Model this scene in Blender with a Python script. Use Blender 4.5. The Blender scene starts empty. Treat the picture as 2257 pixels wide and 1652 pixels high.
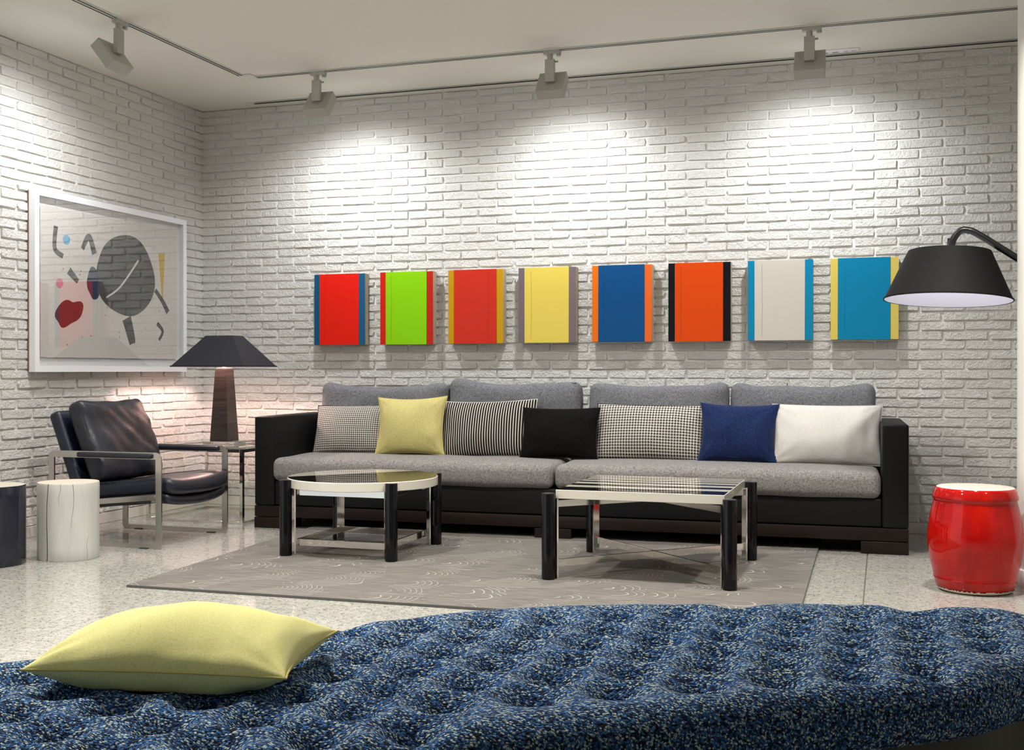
import bpy, bmesh, math, random
import numpy as np
from mathutils import Vector, Matrix, noise
random.seed(7); np.random.seed(7)
R = math.radians
PI = math.pi
S = bpy.context.scene
COL = S.collection
HC = 2.789          # ceiling height

# ------------------------------------------------------------------ camera
CAM = Vector((4.623, -7.018, 0.95)); YAW = R(18.118); PITCH = R(-0.2374); FPX = 2503.6
cd = bpy.data.cameras.new('camera'); cam = bpy.data.objects.new('camera', cd); COL.objects.link(cam)
cam.location = CAM; cam.rotation_euler = (R(90) + PITCH, 0, YAW)
cd.sensor_fit = 'HORIZONTAL'; cd.sensor_width = 36; cd.lens = FPX / 2257 * 36
cd.clip_start = 0.05; cd.clip_end = 60
S.camera = cam
# ------------------------------------------------------------------ world, view, big lights
w = bpy.data.worlds.new('world'); S.world = w; w.use_nodes = True
bg = w.node_tree.nodes['Background']; bg.inputs[0].default_value = (0.80, 0.90, 1.0, 1); bg.inputs[1].default_value = 0.9
S.view_settings.view_transform = 'Standard'; S.view_settings.look = 'None'
S.view_settings.exposure = 0.28; S.view_settings.gamma = 1.0; S.view_settings.use_curve_mapping = False
try:
    S.cycles.use_denoising = True; S.cycles.max_bounces = 9; S.cycles.diffuse_bounces = 4; S.cycles.adaptive_threshold = 0.02
    S.cycles.transparent_max_bounces = 12; S.cycles.sample_clamp_indirect = 6.0
    S.cycles.caustics_reflective = False; S.cycles.caustics_refractive = False
except Exception:
    pass

def add_light(name, kind, loc, power, color=(1, 1, 1), target=None, **kw):
    l = bpy.data.lights.new(name, kind); l.energy = power; l.color = color
    for k, v in kw.items(): setattr(l, k, v)
    o = bpy.data.objects.new(name, l); COL.objects.link(o); o.location = loc
    if target is not None:
        o.rotation_euler = (Vector(target) - Vector(loc)).to_track_quat('-Z', 'Y').to_euler()
    return o

WARM = (1.0, 0.955, 0.88)
# unseen ceiling lights: some follow cast shadows, the rest are added to brighten
for (x, y, pw) in ((2.45, -4.5, 58), (2.0, -2.5, 30), (3.75, -2.45, 28), (5.0, -2.25, 26), (0.8, -4.3, 18), (6.2, -3.6, 14), (1.2, -6.6, 12)):
    add_light('unseen_ceiling_light', 'AREA', (x, y, HC - 0.012), pw, WARM, (x, y, 0), shape='DISK', size=0.14, spread=R(125))
# wall washing beams of the track spotlights (bodies are built further down)
SPOTS = [(1.305, -0.745, 'back'), (2.80, -0.745, 'back'), (4.243, -0.745, 'back'), (0.816, -1.965, 'left')]
for (x, y, side) in SPOTS:
    if side == 'back':
        p = (x, y + 0.082, 2.556); t = (x, 0.0, 1.1)
    else:
        p = (x - 0.082, y, 2.556); t = (0.0, y, 1.1)
    add_light('track_beam', 'SPOT', p, 62, (0.97, 0.985, 1.0), t, spot_size=R(150), spot_blend=1.0, shadow_soft_size=0.03)

# ------------------------------------------------------------------ helpers
def tag(o, label=None, cat=None, group=None, kind=None):
    if label: o['label'] = label
    if cat: o['category'] = cat
    if group: o['group'] = group
    if kind: o['kind'] = kind
    return o

def empty(name, loc=(0, 0, 0), rz=0):
    o = bpy.data.objects.new(name, None); COL.objects.link(o)
    o.empty_display_size = 0.1; o.location = loc; o.rotation_euler = (0, 0, rz)
    return o

def smooth_mesh(me, ang):
    if ang is None: return
    me.polygons.foreach_set('use_smooth', [True] * len(me.polygons))
    if ang < 180:
        me.set_sharp_from_angle(angle=R(ang))

def obj(name, vf, mat, parent=None, ang=40, loc=None, rot=None):
    me = bpy.data.meshes.new(name)
    v, f = vf[0], vf[1]
    me.from_pydata([tuple(map(float, p)) for p in v], [], f)
    me.update()
    bm = bmesh.new(); bm.from_mesh(me); bmesh.ops.recalc_face_normals(bm, faces=bm.faces); bm.to_mesh(me); bm.free()
    mats = mat if isinstance(mat, (list, tuple)) else [mat]
    for m in mats: me.materials.append(M[m] if isinstance(m, str) else m)
    if len(vf) > 2: me.polygons.foreach_set('material_index', vf[2])
    smooth_mesh(me, ang)
    o = bpy.data.objects.new(name, me); COL.objects.link(o)
    if parent is not None: o.parent = parent
    if loc is not None: o.location = loc
    if rot is not None: o.rotation_euler = rot
    return o

def copy_tree(o, parent=None):
    c = o.copy(); COL.objects.link(c); c.parent = parent
    for ch in list(o.children): copy_tree(ch, c)
    return c

def join(*parts):
    V, F = [], []
    for p in parts:
        n = len(V); V += [tuple(q) for q in p[0]]; F += [tuple(i + n for i in f) for f in p[1]]
    return V, F

def xf(vf, mtx):
    return [tuple(mtx @ Vector(p)) for p in vf[0]], vf[1]

def mv(vf, x=0, y=0, z=0):
    return [(p[0] + x, p[1] + y, p[2] + z) for p in vf[0]], vf[1]

def box(x0, x1, y0, y1, z0, z1, b=0.0, seg=2):
    """box with bevelled edges"""
    if b <= 0:
        v = [(x, y, z) for z in (z0, z1) for y in (y0, y1) for x in (x0, x1)]
        return v, [(0, 2, 3, 1), (4, 5, 7, 6), (0, 1, 5, 4), (2, 6, 7, 3), (0, 4, 6, 2), (1, 3, 7, 5)]
    bm = bmesh.new()
    bmesh.ops.create_cube(bm, size=1, matrix=Matrix.Translation(((x0 + x1) / 2, (y0 + y1) / 2, (z0 + z1) / 2)) @ Matrix.Diagonal((x1 - x0, y1 - y0, z1 - z0, 1)))
    bmesh.ops.bevel(bm, geom=bm.edges[:], offset=b, segments=seg, profile=0.5, affect='EDGES')
    v = [tuple(q.co) for q in bm.verts]; bm.verts.index_update()
    f = [tuple(q.index for q in fc.verts) for fc in bm.faces]; bm.free()
    return v, f

def axis_pts(h, r, m, n):
    a = [-h + r * (1 - math.cos(k / m * PI / 2)) for k in range(m)]
    inner = [(-h + r) + (2 * (h - r)) * k / n for k in range(n + 1)]
    return a + inner + [-q for q in reversed(a)]

def soft_box(sx, sy, sz, r, n=(10, 8, 2), m=4, fn=None):
    """rounded box of full size sx,sy,sz centred at 0; fn deforms points"""
    hx, hy, hz = sx / 2, sy / 2, sz / 2
    A = [axis_pts(hx, r, m, n[0]), axis_pts(hy, r, m, n[1]), axis_pts(hz, r, m, n[2])]
    L = [len(a) for a in A]; idx = {}; V = []
    def vid(i, j, k):
        key = (i, j, k)
        if key not in idx:
            p = Vector((A[0][i], A[1][j], A[2][k]))
            q = Vector((max(-hx + r, min(hx - r, p.x)), max(-hy + r, min(hy - r, p.y)), max(-hz + r, min(hz - r, p.z))))
            d = p - q
            if d.length > 1e-9: p = q + d.normalized() * r
            if fn: p = Vector(fn(p))
            idx[key] = len(V); V.append(tuple(p))
        return idx[key]
    F = []
    for a, b, c in ((0, 1, 2), (1, 2, 0), (2, 0, 1)):
        for side in (0, L[c] - 1):
            for i in range(L[a] - 1):
                for j in range(L[b] - 1):
                    q = []
                    for (di, dj) in ((0, 0), (1, 0), (1, 1), (0, 1)):
                        t = [0, 0, 0]; t[a] = i + di; t[b] = j + dj; t[c] = side
                        q.append(vid(*t))
                    F.append(tuple(q))
    return V, F

def lathe(prof, n=48, cap=True):
    V, F = [], []
    for (r, z) in prof:
        for i in range(n):
            a = 2 * PI * i / n; V.append((r * math.cos(a), r * math.sin(a), z))
    for k in range(len(prof) - 1):
        for i in range(n):
            j = (i + 1) % n
            F.append((k * n + i, k * n + j, (k + 1) * n + j, (k + 1) * n + i))
    if cap:
        if prof[0][0] > 1e-6: F.append(tuple(range(n))[::-1])
        if prof[-1][0] > 1e-6: F.append(tuple((len(prof) - 1) * n + i for i in range(n)))
    return V, F

def cyl(r, z0, z1, x=0, y=0, n=32, b=0.0):
    pr = [(r, z0), (r, z1)] if b <= 0 else [(r - b, z0), (r, z0 + b), (r, z1 - b), (r - b * .3, z1 - b * .3), (r - b, z1)]
    return mv(lathe(pr, n), x, y)

def prism(poly, z0, z1):
    n = len(poly)
    V = [(x, y, z0) for x, y in poly] + [(x, y, z1) for x, y in poly]
    F = [tuple(range(n))[::-1], tuple(range(n, 2 * n))]
    F += [(i, (i + 1) % n, n + (i + 1) % n, n + i) for i in range(n)]
    return V, F

def sweep(path, section, up=(0, 0, 1), closed=False):
    """sweep a closed 2D section (a along side, b along normal) on a 3D path"""
    P = [Vector(p) for p in path]; n = len(P); m = len(section); up = Vector(up)
    V, F = [], []
    for i in range(n):
        if closed: t0, t1 = P[i] - P[i - 1], P[(i + 1) % n] - P[i]
        else:
            t0 = P[i] - P[max(i - 1, 0)]; t1 = P[min(i + 1, n - 1)] - P[i]
        t0 = t0.normalized() if t0.length > 1e-9 else t1.normalized()
        t1 = t1.normalized() if t1.length > 1e-9 else t0
        t = (t0 + t1)
        t = t.normalized() if t.length > 1e-6 else t0
        s = t.cross(up)
        s = s.normalized() if s.length > 1e-6 else Vector((1, 0, 0))
        nrm = s.cross(t).normalized()
        k = 1 / max(0.3, t.dot(t0))
        for a, b in section: V.append(tuple(P[i] + s * a * (k if abs(s.dot(t1 - t0)) > 1e-6 else 1) + nrm * b * (k if abs(nrm.dot(t1 - t0)) > 1e-6 else 1)))
    for i in range(n if closed else n - 1):
        j = (i + 1) % n
        for q in range(m):
            q2 = (q + 1) % m
            F.append((i * m + q, i * m + q2, j * m + q2, j * m + q))
    if not closed: F += [tuple(range(m))[::-1], tuple((n - 1) * m + q for q in range(m))]
    return V, F

def circ(r, n=10): return [(r * math.cos(2 * PI * i / n), r * math.sin(2 * PI * i / n)) for i in range(n)]
def rect(a, b): return [(-a / 2, -b / 2), (a / 2, -b / 2), (a / 2, b / 2), (-a / 2, b / 2)]
def tube(path, r, n=10, closed=False, up=(0, 0, 1)): return sweep(path, circ(r, n), up, closed)

def catmull(pts, k=12, closed=True):
    P = [Vector(p) for p in pts]; n = len(P); out = []
    rng = range(n) if closed else range(n - 1)
    for i in rng:
        g = (lambda q: P[q % n]) if closed else (lambda q: P[max(0, min(n - 1, q))])
        p0, p1, p2, p3 = g(i - 1), g(i), g(i + 1), g(i + 2)
        for s in range(k):
            t = s / k
            out.append(0.5 * ((2 * p1) + (p2 - p0) * t + (2 * p0 - 5 * p1 + 4 * p2 - p3) * t * t + (3 * p1 - p0 - 3 * p2 + p3) * t ** 3))
    if not closed: out.append(P[-1])
    return out

def pillow(w, h, t, n=30, pinch=0.06, sag=0.0, wr=0.004, seed=0, power=0.55, flat=None):
    """scatter cushion lying in local xy, thickness along z; returns mesh and its seam path"""
    V, F = [], []; sd = Vector((seed * 3.1, seed * 1.7, seed))
    def pt(u, v, s):
        x = w / 2 * u * (1 - pinch * (1 - v * v) * abs(u)); y = h / 2 * v * (1 - pinch * (1 - u * u) * abs(v))
        e = max(0.0, (1 - u * u)) * max(0.0, (1 - v * v))
        z = s * t / 2 * (e ** power)
        if e > 0:
            q = Vector((x * 7, y * 7, s)) + sd
            z += s * wr * 2.2 * noise.noise(q) * min(1, e * 4)
            ed = max(abs(u), abs(v))
            z += s * wr * noise.noise(Vector((x * 26, y * 9, s * 2)) + sd) * min(1, e * 6) * ed
            # gathers running in from the corners and edges
            for cu in (-1, 1):
                for cv in (-1, 1):
                    ax_, ay_ = (u - cu) * w, (v - cv) * h; dd_ = math.hypot(ax_, ay_)
                    an_ = math.atan2(ay_, ax_)
                    z += s * wr * 0.9 * math.exp(-dd_ / (0.28 * w)) * math.sin(an_ * 11 + seed + cu) * min(1, e * 9)
        if flat is not None and z < -flat: z = -flat - (-z - flat) * 0.15
        y -= sag * h * (1 - u * u) * max(0, v) * 0.5
        return (x, y, z)
    us = [math.sin((2 * i / n - 1) * PI / 2) for i in range(n + 1)]
    us = [0.6 * a + 0.4 * (2 * i / n - 1) for i, a in enumerate(us)]
    top = {}; bot = {}
    for i, u in enumerate(us):
        for j, v in enumerate(us):
            top[i, j] = len(V); V.append(pt(u, v, 1))
    for i, u in enumerate(us):
        for j, v in enumerate(us):
            if i in (0, n) or j in (0, n): bot[i, j] = top[i, j]
            else: bot[i, j] = len(V); V.append(pt(u, v, -1))
    for i in range(n):
        for j in range(n):
            F.append((top[i, j], top[i + 1, j], top[i + 1, j + 1], top[i, j + 1]))
            F.append((bot[i, j], bot[i, j + 1], bot[i + 1, j + 1], bot[i + 1, j]))
    ring = [(i, 0) for i in range(n)] + [(n, j) for j in range(n)] + [(i, n) for i in range(n, 0, -1)] + [(0, j) for j in range(n, 0, -1)]
    return (V, F), [V[top[q]] for q in ring]

# ------------------------------------------------------------------ materials
M = {}
class N:
    def __init__(s, name):
        s.m = bpy.data.materials.new(name); s.m.use_nodes = True; s.t = s.m.node_tree
        s.b = s.t.nodes['Principled BSDF']; s.out = s.t.nodes['Material Output']; M[name] = s.m
    def n(s, typ, **kw):
        q = s.t.nodes.new(typ)
        for k, v in kw.items():
            if k.startswith('_'): setattr(q, k[1:], v)
            else: q.inputs[k].default_value = v
        return q
    def l(s, a, b): s.t.links.new(a, b)
    def set(s, **kw):
        for k, v in kw.items(): s.b.inputs[k.replace('_', ' ')].default_value = v
        return s
    def obj(s, scale=(1, 1, 1), rot=(0, 0, 0)):
        tc = s.n('ShaderNodeTexCoord'); mp = s.n('ShaderNodeMapping')
        mp.inputs['Scale'].default_value = scale; mp.inputs['Rotation'].default_value = rot
        s.l(tc.outputs['Object'], mp.inputs['Vector']); return mp.outputs['Vector']
    def world(s, scale=(1, 1, 1)):
        g = s.n('ShaderNodeNewGeometry'); mp = s.n('ShaderNodeMapping'); mp.inputs['Scale'].default_value = scale
        s.l(g.outputs['Position'], mp.inputs['Vector']); return mp.outputs['Vector']
    def ramp(s, fac, stops, interp='LINEAR'):
        r = s.n('ShaderNodeValToRGB'); cr = r.color_ramp; cr.interpolation = interp
        while len(cr.elements) < len(stops): cr.elements.new(0.5)
        for e, (p, c) in zip(cr.elements, stops): e.position = p; e.color = (*c, 1) if len(c) == 3 else c
        s.l(fac, r.inputs['Fac']); return r.outputs['Color']
    def noise(s, vec, scale, detail=3, rough=0.55):
        q = s.n('ShaderNodeTexNoise', Scale=scale, Detail=detail, Roughness=rough); s.l(vec, q.inputs['Vector']); return q.outputs['Fac']
    def math(s, op, a, b=None):
        q = s.n('ShaderNodeMath', _operation=op)
        for i, v in enumerate((a, b)):
            if v is None: continue
            if isinstance(v, (int, float)): q.inputs[i].default_value = v
            else: s.l(v, q.inputs[i])
        return q.outputs[0]
    def mix(s, fac, a, b):
        q = s.n('ShaderNodeMix', _data_type='RGBA')
        for sock, v in ((q.inputs[0], fac), (q.inputs[6], a), (q.inputs[7], b)):
            if isinstance(v, (int, float)): sock.default_value = v
            elif isinstance(v, tuple): sock.default_value = (*v, 1)
            else: s.l(v, sock)
        return q.outputs[2]
    def col(s, c): s.l(c, s.b.inputs['Base Color']); return s
    def bump(s, h, strength=0.3, dist=0.01):
        q = s.n('ShaderNodeBump', Strength=strength, Distance=dist); s.l(h, q.inputs['Height']); s.l(q.outputs['Normal'], s.b.inputs['Normal']); return s

def plain(name, c, rough=0.5, metal=0.0, **kw):
    a = N(name); a.set(Base_Color=(*c, 1), Roughness=rough, Metallic=metal, **kw); return a

def srgb(r, g, b):
    f = lambda c: c / 12.92 if c <= 0.04045 else ((c + 0.055) / 1.055) ** 2.4
    return (f(r / 255), f(g / 255), f(b / 255))

# painted brick and mortar
a = N('brick_paint'); a.set(Roughness=0.62)
v = a.world(); n1 = a.noise(v, 9, 3); n2 = a.noise(v, 95, 5, 0.65)
a.col(a.ramp(n1, [(0.3, (0.755, 0.74, 0.70)), (0.7, (0.80, 0.79, 0.76))]))
h = a.math('ADD', a.math('MULTIPLY', n2, 0.8), a.math('MULTIPLY', a.noise(v, 34, 3, 0.6), 1.0))
a.bump(h, 1.0, 0.013)
a = N('mortar_paint'); a.set(Roughness=0.7)
v = a.world(); a.col(a.ramp(a.noise(v, 12), [(0.3, (0.73, 0.715, 0.675)), (0.7, (0.77, 0.76, 0.73))])); a.bump(a.noise(v, 120, 4), 0.5, 0.003)
a = N('ceiling_paint'); a.set(Roughness=0.8, Base_Color=(0.74, 0.715, 0.655, 1))
a.bump(a.noise(a.world(), 140, 3), 0.08, 0.002)
plain('white_paint', (0.78, 0.76, 0.72), 0.5)
plain('baseboard_paint', (0.62, 0.60, 0.56), 0.25)
plain('gloss_white', (0.86, 0.86, 0.90), 0.25)
plain('rail_white', (0.70, 0.69, 0.65), 0.35)
plain('groove_black', (0.015, 0.015, 0.015), 0.5)
plain('slot_black', (0.004, 0.004, 0.004), 0.7)
plain('spot_grey', (0.43, 0.415, 0.38), 0.42)
plain('spot_lens', (0.9, 0.9, 0.9), 0.3, Emission_Color=(0.97, 0.98, 1, 1), Emission_Strength=8.0)
# terrazzo
a = N('terrazzo')
v = a.world(); vd = a.n('ShaderNodeTexVoronoi', Scale=60.0, _feature='DISTANCE_TO_EDGE')
wv = a.n('ShaderNodeVectorMath', _operation='ADD'); nz = a.n('ShaderNodeTexNoise', Scale=30.0, Detail=2.0)
a.l(v, nz.inputs['Vector']); sc = a.n('ShaderNodeVectorMath', _operation='SCALE'); sc.inputs['Scale'].default_value = 0.03
a.l(nz.outputs['Color'], sc.inputs[0]); a.l(v, wv.inputs[0]); a.l(sc.outputs[0], wv.inputs[1]); a.l(wv.outputs[0], vd.inputs['Vector'])
edge = a.ramp(vd.outputs['Distance'], [(0.0, (1, 1, 1)), (0.10, (0, 0, 0))])
gate = a.ramp(a.noise(v, 48, 2), [(0.44, (0, 0, 0)), (0.55, (1, 1, 1))])
msk = a.math('MULTIPLY', edge, gate)
base = a.ramp(a.noise(v, 22, 4), [(0.3, (0.33, 0.322, 0.29)), (0.7, (0.42, 0.412, 0.375))])
a.col(a.mix(a.math('MULTIPLY', msk, 0.95), base, (0.09, 0.085, 0.075)))
a.set(Roughness=0.09, Specular_IOR_Level=0.6)
plain('tile_joint', (0.10, 0.085, 0.06), 0.6)
# rug with drawn feather arcs
a = N('rug_wool'); a.set(Roughness=0.95, Specular_IOR_Level=0.1)
v = a.world()
flat = a.n('ShaderNodeMapping'); flat.inputs['Scale'].default_value = (1, 1.25, 0); a.l(v, flat.inputs['Vector'])
vo = a.n('ShaderNodeTexVoronoi', Scale=3.2, Randomness=0.75); a.l(flat.outputs[0], vo.inputs['Vector'])
sep = a.n('ShaderNodeSeparateColor'); a.l(vo.outputs['Color'], sep.inputs[0])
ring = a.math('SINE', a.math('MULTIPLY', a.math('ADD', vo.outputs['Distance'], a.math('MULTIPLY', a.noise(v, 8, 1), 0.04)), 92.0))
line = a.ramp(ring, [(0.90, (0, 0, 0)), (0.995, (1, 1, 1))])
# half of every rosette only
dv = a.n('ShaderNodeVectorMath', _operation='SUBTRACT'); a.l(flat.outputs[0], dv.inputs[0]); a.l(vo.outputs['Position'], dv.inputs[1])
dvs = a.n('ShaderNodeVectorMath', _operation='SCALE'); dvs.inputs['Scale'].default_value = 1.0; a.l(dv.outputs[0], dvs.inputs[0])
sx = a.n('ShaderNodeSeparateXYZ'); a.l(dvs.outputs[0], sx.inputs[0])
half = a.math('MULTIPLY', a.math('GREATER_THAN', a.math('ADD', sx.outputs[0], a.math('MULTIPLY', sx.outputs[1], -0.5)), 0.02), a.math('GREATER_THAN', vo.outputs['Distance'], 0.12))
gate = a.ramp(a.noise(v, 5.5, 2), [(0.30, (0, 0, 0)), (0.46, (1, 1, 1))])
lm = a.math('MULTIPLY', a.math('MULTIPLY', line, half), gate)
fib = a.n('ShaderNodeMapping'); fib.inputs['Scale'].default_value = (7, 85, 1); a.l(v, fib.inputs['Vector'])
fn_ = a.noise(fib.outputs[0], 1.0, 4, 0.6)
bc = a.ramp(fn_, [(0.3, (0.095, 0.088, 0.080)), (0.7, (0.185, 0.172, 0.158))])
a.col(a.mix(a.math('MULTIPLY', lm, 0.8), bc, (0.42, 0.40, 0.37)))
a.bump(a.math('ADD', a.noise(v, 420, 2), a.math('MULTIPLY', lm, 0.6)), 0.45, 0.003)
plain('rug_edge', (0.09, 0.085, 0.08), 0.95)
# fabrics
def tweed(name, dark, mid, light, sc=1.0, rough=0.95, bs=0.35):
    a = N(name); a.set(Roughness=rough, Specular_IOR_Level=0.15, Sheen_Weight=0.05)
    h1 = a.noise(a.obj((110 * sc, 420 * sc, 420 * sc)), 1.0, 3, 0.6); h2 = a.noise(a.obj((420 * sc, 110 * sc, 110 * sc)), 1.0, 3, 0.6)
    s_ = a.math('MULTIPLY', a.math('ADD', h1, h2), 0.5)
    a.col(a.ramp(s_, [(0.36, dark), (0.5, mid), (0.64, light)])); a.bump(s_, bs, 0.002); return a
tweed('sofa_tweed', (0.09, 0.086, 0.083), (0.20, 0.19, 0.184), (0.31, 0.297, 0.285), 0.62)
tweed('back_tweed', (0.08, 0.082, 0.092), (0.155, 0.156, 0.17), (0.23, 0.23, 0.245), 0.62)
tweed('yellow_linen', (0.40, 0.34, 0.105), (0.52, 0.455, 0.18), (0.60, 0.54, 0.26), 0.9)
tweed('lemon_linen', (0.62, 0.58, 0.20), (0.74, 0.70, 0.29), (0.80, 0.77, 0.38), 2.0, bs=0.25)
tweed('blue_linen', (0.004, 0.010, 0.040), (0.009, 0.019, 0.075), (0.022, 0.040, 0.12), 0.8)
tweed('white_linen', (0.50, 0.475, 0.44), (0.585, 0.565, 0.53), (0.65, 0.63, 0.60), 1.0)
tweed('black_velvet', (0.003, 0.003, 0.003), (0.005, 0.005, 0.005), (0.010, 0.010, 0.010), 1.0).set(Sheen_Weight=0.0, Specular_IOR_Level=0.08)
plain('seam_yellow', (0.55, 0.47, 0.14), 0.9); plain('seam_blue', (0.02, 0.035, 0.12), 0.9); plain('seam_grey', (0.07, 0.07, 0.075), 0.9)
plain('seam_white', (0.60, 0.57, 0.53), 0.9); plain('seam_black', (0.006, 0.006, 0.006), 0.9)
def houndstooth(name, period):
    a = N(name); a.set(Roughness=0.95, Specular_IOR_Level=0.1)
    s_ = 8.0 / period
    sp = a.n('ShaderNodeSeparateXYZ'); a.l(a.obj((s_, s_, s_)), sp.inputs[0])
    i = a.math('FLOOR', sp.outputs[0]); j = a.math('FLOOR', sp.outputs[1])
    fm = lambda x, k: a.math('FLOORED_MODULO', x, k)
    warp = a.math('LESS_THAN', fm(i, 8.0), 3.5); weft = a.math('LESS_THAN', fm(j, 8.0), 3.5)
    tw = a.math('LESS_THAN', fm(a.math('SUBTRACT', i, j), 4.0), 1.5)
    q = a.n('ShaderNodeMix', _data_type='FLOAT'); a.l(tw, q.inputs[0]); a.l(weft, q.inputs[2]); a.l(warp, q.inputs[3])
    a.col(a.mix(q.outputs[0], (0.60, 0.56, 0.50), (0.012, 0.012, 0.014))); return a
houndstooth('houndstooth_fine', 0.0135); houndstooth('houndstooth_wide', 0.0165)
a = N('ticking'); a.set(Roughness=0.95, Specular_IOR_Level=0.1)
sp = a.n('ShaderNodeSeparateXYZ'); a.l(a.obj(), sp.inputs[0])
st = a.math('SINE', a.math('MULTIPLY', sp.outputs[0], 2 * PI / 0.0155))
a.col(a.ramp(st, [(0.45, (0.012, 0.012, 0.014)), (0.55, (0.62, 0.57, 0.49))]))
# daybed boucle
a = N('boucle'); a.set(Roughness=0.9, Specular_IOR_Level=0.2)
ov = a.obj((250, 430, 340), (0, 0, R(32)))
wn = a.n('ShaderNodeTexNoise', Scale=0.35, Detail=2.0); a.l(ov, wn.inputs['Vector'])
ws = a.n('ShaderNodeVectorMath', _operation='SCALE'); ws.inputs['Scale'].default_value = 1.6; a.l(wn.outputs['Color'], ws.inputs[0])
wa = a.n('ShaderNodeVectorMath', _operation='ADD'); a.l(ov, wa.inputs[0]); a.l(ws.outputs[0], wa.inputs[1])
vo = a.n('ShaderNodeTexVoronoi', Scale=1.0, Randomness=0.9); a.l(wa.outputs[0], vo.inputs['Vector'])
sp = a.n('ShaderNodeSeparateColor'); a.l(vo.outputs['Color'], sp.inputs[0])
stc = a.ramp(sp.outputs[0], [(0.0, (0.007, 0.014, 0.034)), (0.24, (0.015, 0.045, 0.13)), (0.42, (0.028, 0.115, 0.34)), (0.60, (0.075, 0.225, 0.50)), (0.79, (0.52, 0.62, 0.60))], 'CONSTANT')
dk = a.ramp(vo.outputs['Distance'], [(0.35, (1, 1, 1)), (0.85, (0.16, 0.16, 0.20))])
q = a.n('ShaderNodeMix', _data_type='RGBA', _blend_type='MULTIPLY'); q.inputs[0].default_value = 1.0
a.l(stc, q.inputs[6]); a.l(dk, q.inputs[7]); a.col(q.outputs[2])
a.bump(a.math('SUBTRACT', 1.0, vo.outputs['Distance']), 0.7, 0.004)
plain('daybed_base', (0.035, 0.032, 0.025), 0.55)
# leather
def leather(name, c, rough, bs=0.12):
    a = N(name); a.set(Base_Color=(*c, 1), Roughness=rough, Specular_IOR_Level=0.5)
    v = a.obj(); a.bump(a.math('ADD', a.noise(v, 220, 3), a.math('MULTIPLY', a.noise(v, 14, 3), 2.2)), bs, 0.006); return a
leather('sofa_leather', (0.008, 0.0082, 0.0085), 0.5, 0.05); M['sofa_leather'].node_tree.nodes['Principled BSDF'].inputs['Specular IOR Level'].default_value = 0.14
leather('chair_leather', (0.013, 0.014, 0.022), 0.33, 0.22)
leather('navy_leather', (0.007, 0.011, 0.026), 0.38, 0.15)
# wood, metal, lacquer
def wood(name, c0, c1, sc=(3, 40, 40), rough=0.4, sp=0.4):
    a = N(name); a.set(Roughness=rough, Specular_IOR_Level=sp); n_ = a.noise(a.obj(sc), 1.0, 4, 0.6)
    a.col(a.ramp(n_, [(0.3, c0), (0.7, c1)])); a.bump(n_, 0.1, 0.002); return a
wood('wenge', (0.006, 0.0035, 0.003), (0.014, 0.007, 0.0055), rough=0.5, sp=0.25)
wood('lamp_veneer', (0.009, 0.007, 0.0065), (0.050, 0.039, 0.035), (5, 5, 60), 0.3)
wood('raw_canvas', (0.36, 0.29, 0.21), (0.52, 0.43, 0.33), (10, 10, 3), 0.8)
plain('chrome', (0.80, 0.78, 0.74), 0.07, 1.0)
plain('brushed_steel', (0.56, 0.54, 0.51), 0.24, 1.0)
plain('black_lacquer', (0.004, 0.004, 0.005), 0.05, Specular_IOR_Level=0.32)
plain('cream_lacquer', (0.66, 0.63, 0.55), 0.05, Coat_Weight=0.6, Coat_Roughness=0.03)
plain('top_black', (0.006, 0.006, 0.006), 0.03)
plain('shade_navy', (0.012, 0.012, 0.019), 0.75)
plain('shade_inner_warm', (0.80, 0.68, 0.62), 0.8)
plain('shade_black', (0.006, 0.006, 0.006), 0.7, Specular_IOR_Level=0.2)
plain('shade_inner_white', (0.80, 0.80, 0.86), 0.7)
plain('lamp_metal', (0.010, 0.010, 0.011), 0.32)
plain('bulb', (1, 0.9, 0.8), 0.4, Emission_Color=(1, 0.80, 0.70, 1), Emission_Strength=14.0)
plain('bulb_cool', (1, 1, 1), 0.4, Emission_Color=(0.9, 0.9, 1, 1), Emission_Strength=8.0)
plain('acrylic', (0.92, 0.95, 0.95), 0.03, Transmission_Weight=0.9, IOR=1.45)
def schlick(a, f0):
    lw = a.n('ShaderNodeLayerWeight', Blend=0.5)
    return a.math('ADD', a.math('MULTIPLY', a.math('POWER', lw.outputs['Facing'], 5.0), 1 - f0), f0)
a = N('table_glass'); a.t.nodes.remove(a.b)
tr = a.n('ShaderNodeBsdfTransparent'); tr.inputs[0].default_value = (0.86, 0.95, 0.92, 1); gl = a.n('ShaderNodeBsdfGlossy', Roughness=0.01)
fr = schlick(a, 0.05); mx = a.n('ShaderNodeMixShader'); a.l(fr, mx.inputs[0]); a.l(tr.outputs[0], mx.inputs[1]); a.l(gl.outputs[0], mx.inputs[2]); a.l(mx.outputs[0], a.out.inputs[0])
a = N('picture_glass'); a.t.nodes.remove(a.b)
tr = a.n('ShaderNodeBsdfTransparent'); gl = a.n('ShaderNodeBsdfGlossy', Roughness=0.0)
fr = schlick(a, 0.09); mx = a.n('ShaderNodeMixShader'); a.l(fr, mx.inputs[0]); a.l(tr.outputs[0], mx.inputs[1]); a.l(gl.outputs[0], mx.inputs[2]); a.l(mx.outputs[0], a.out.inputs[0])
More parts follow.
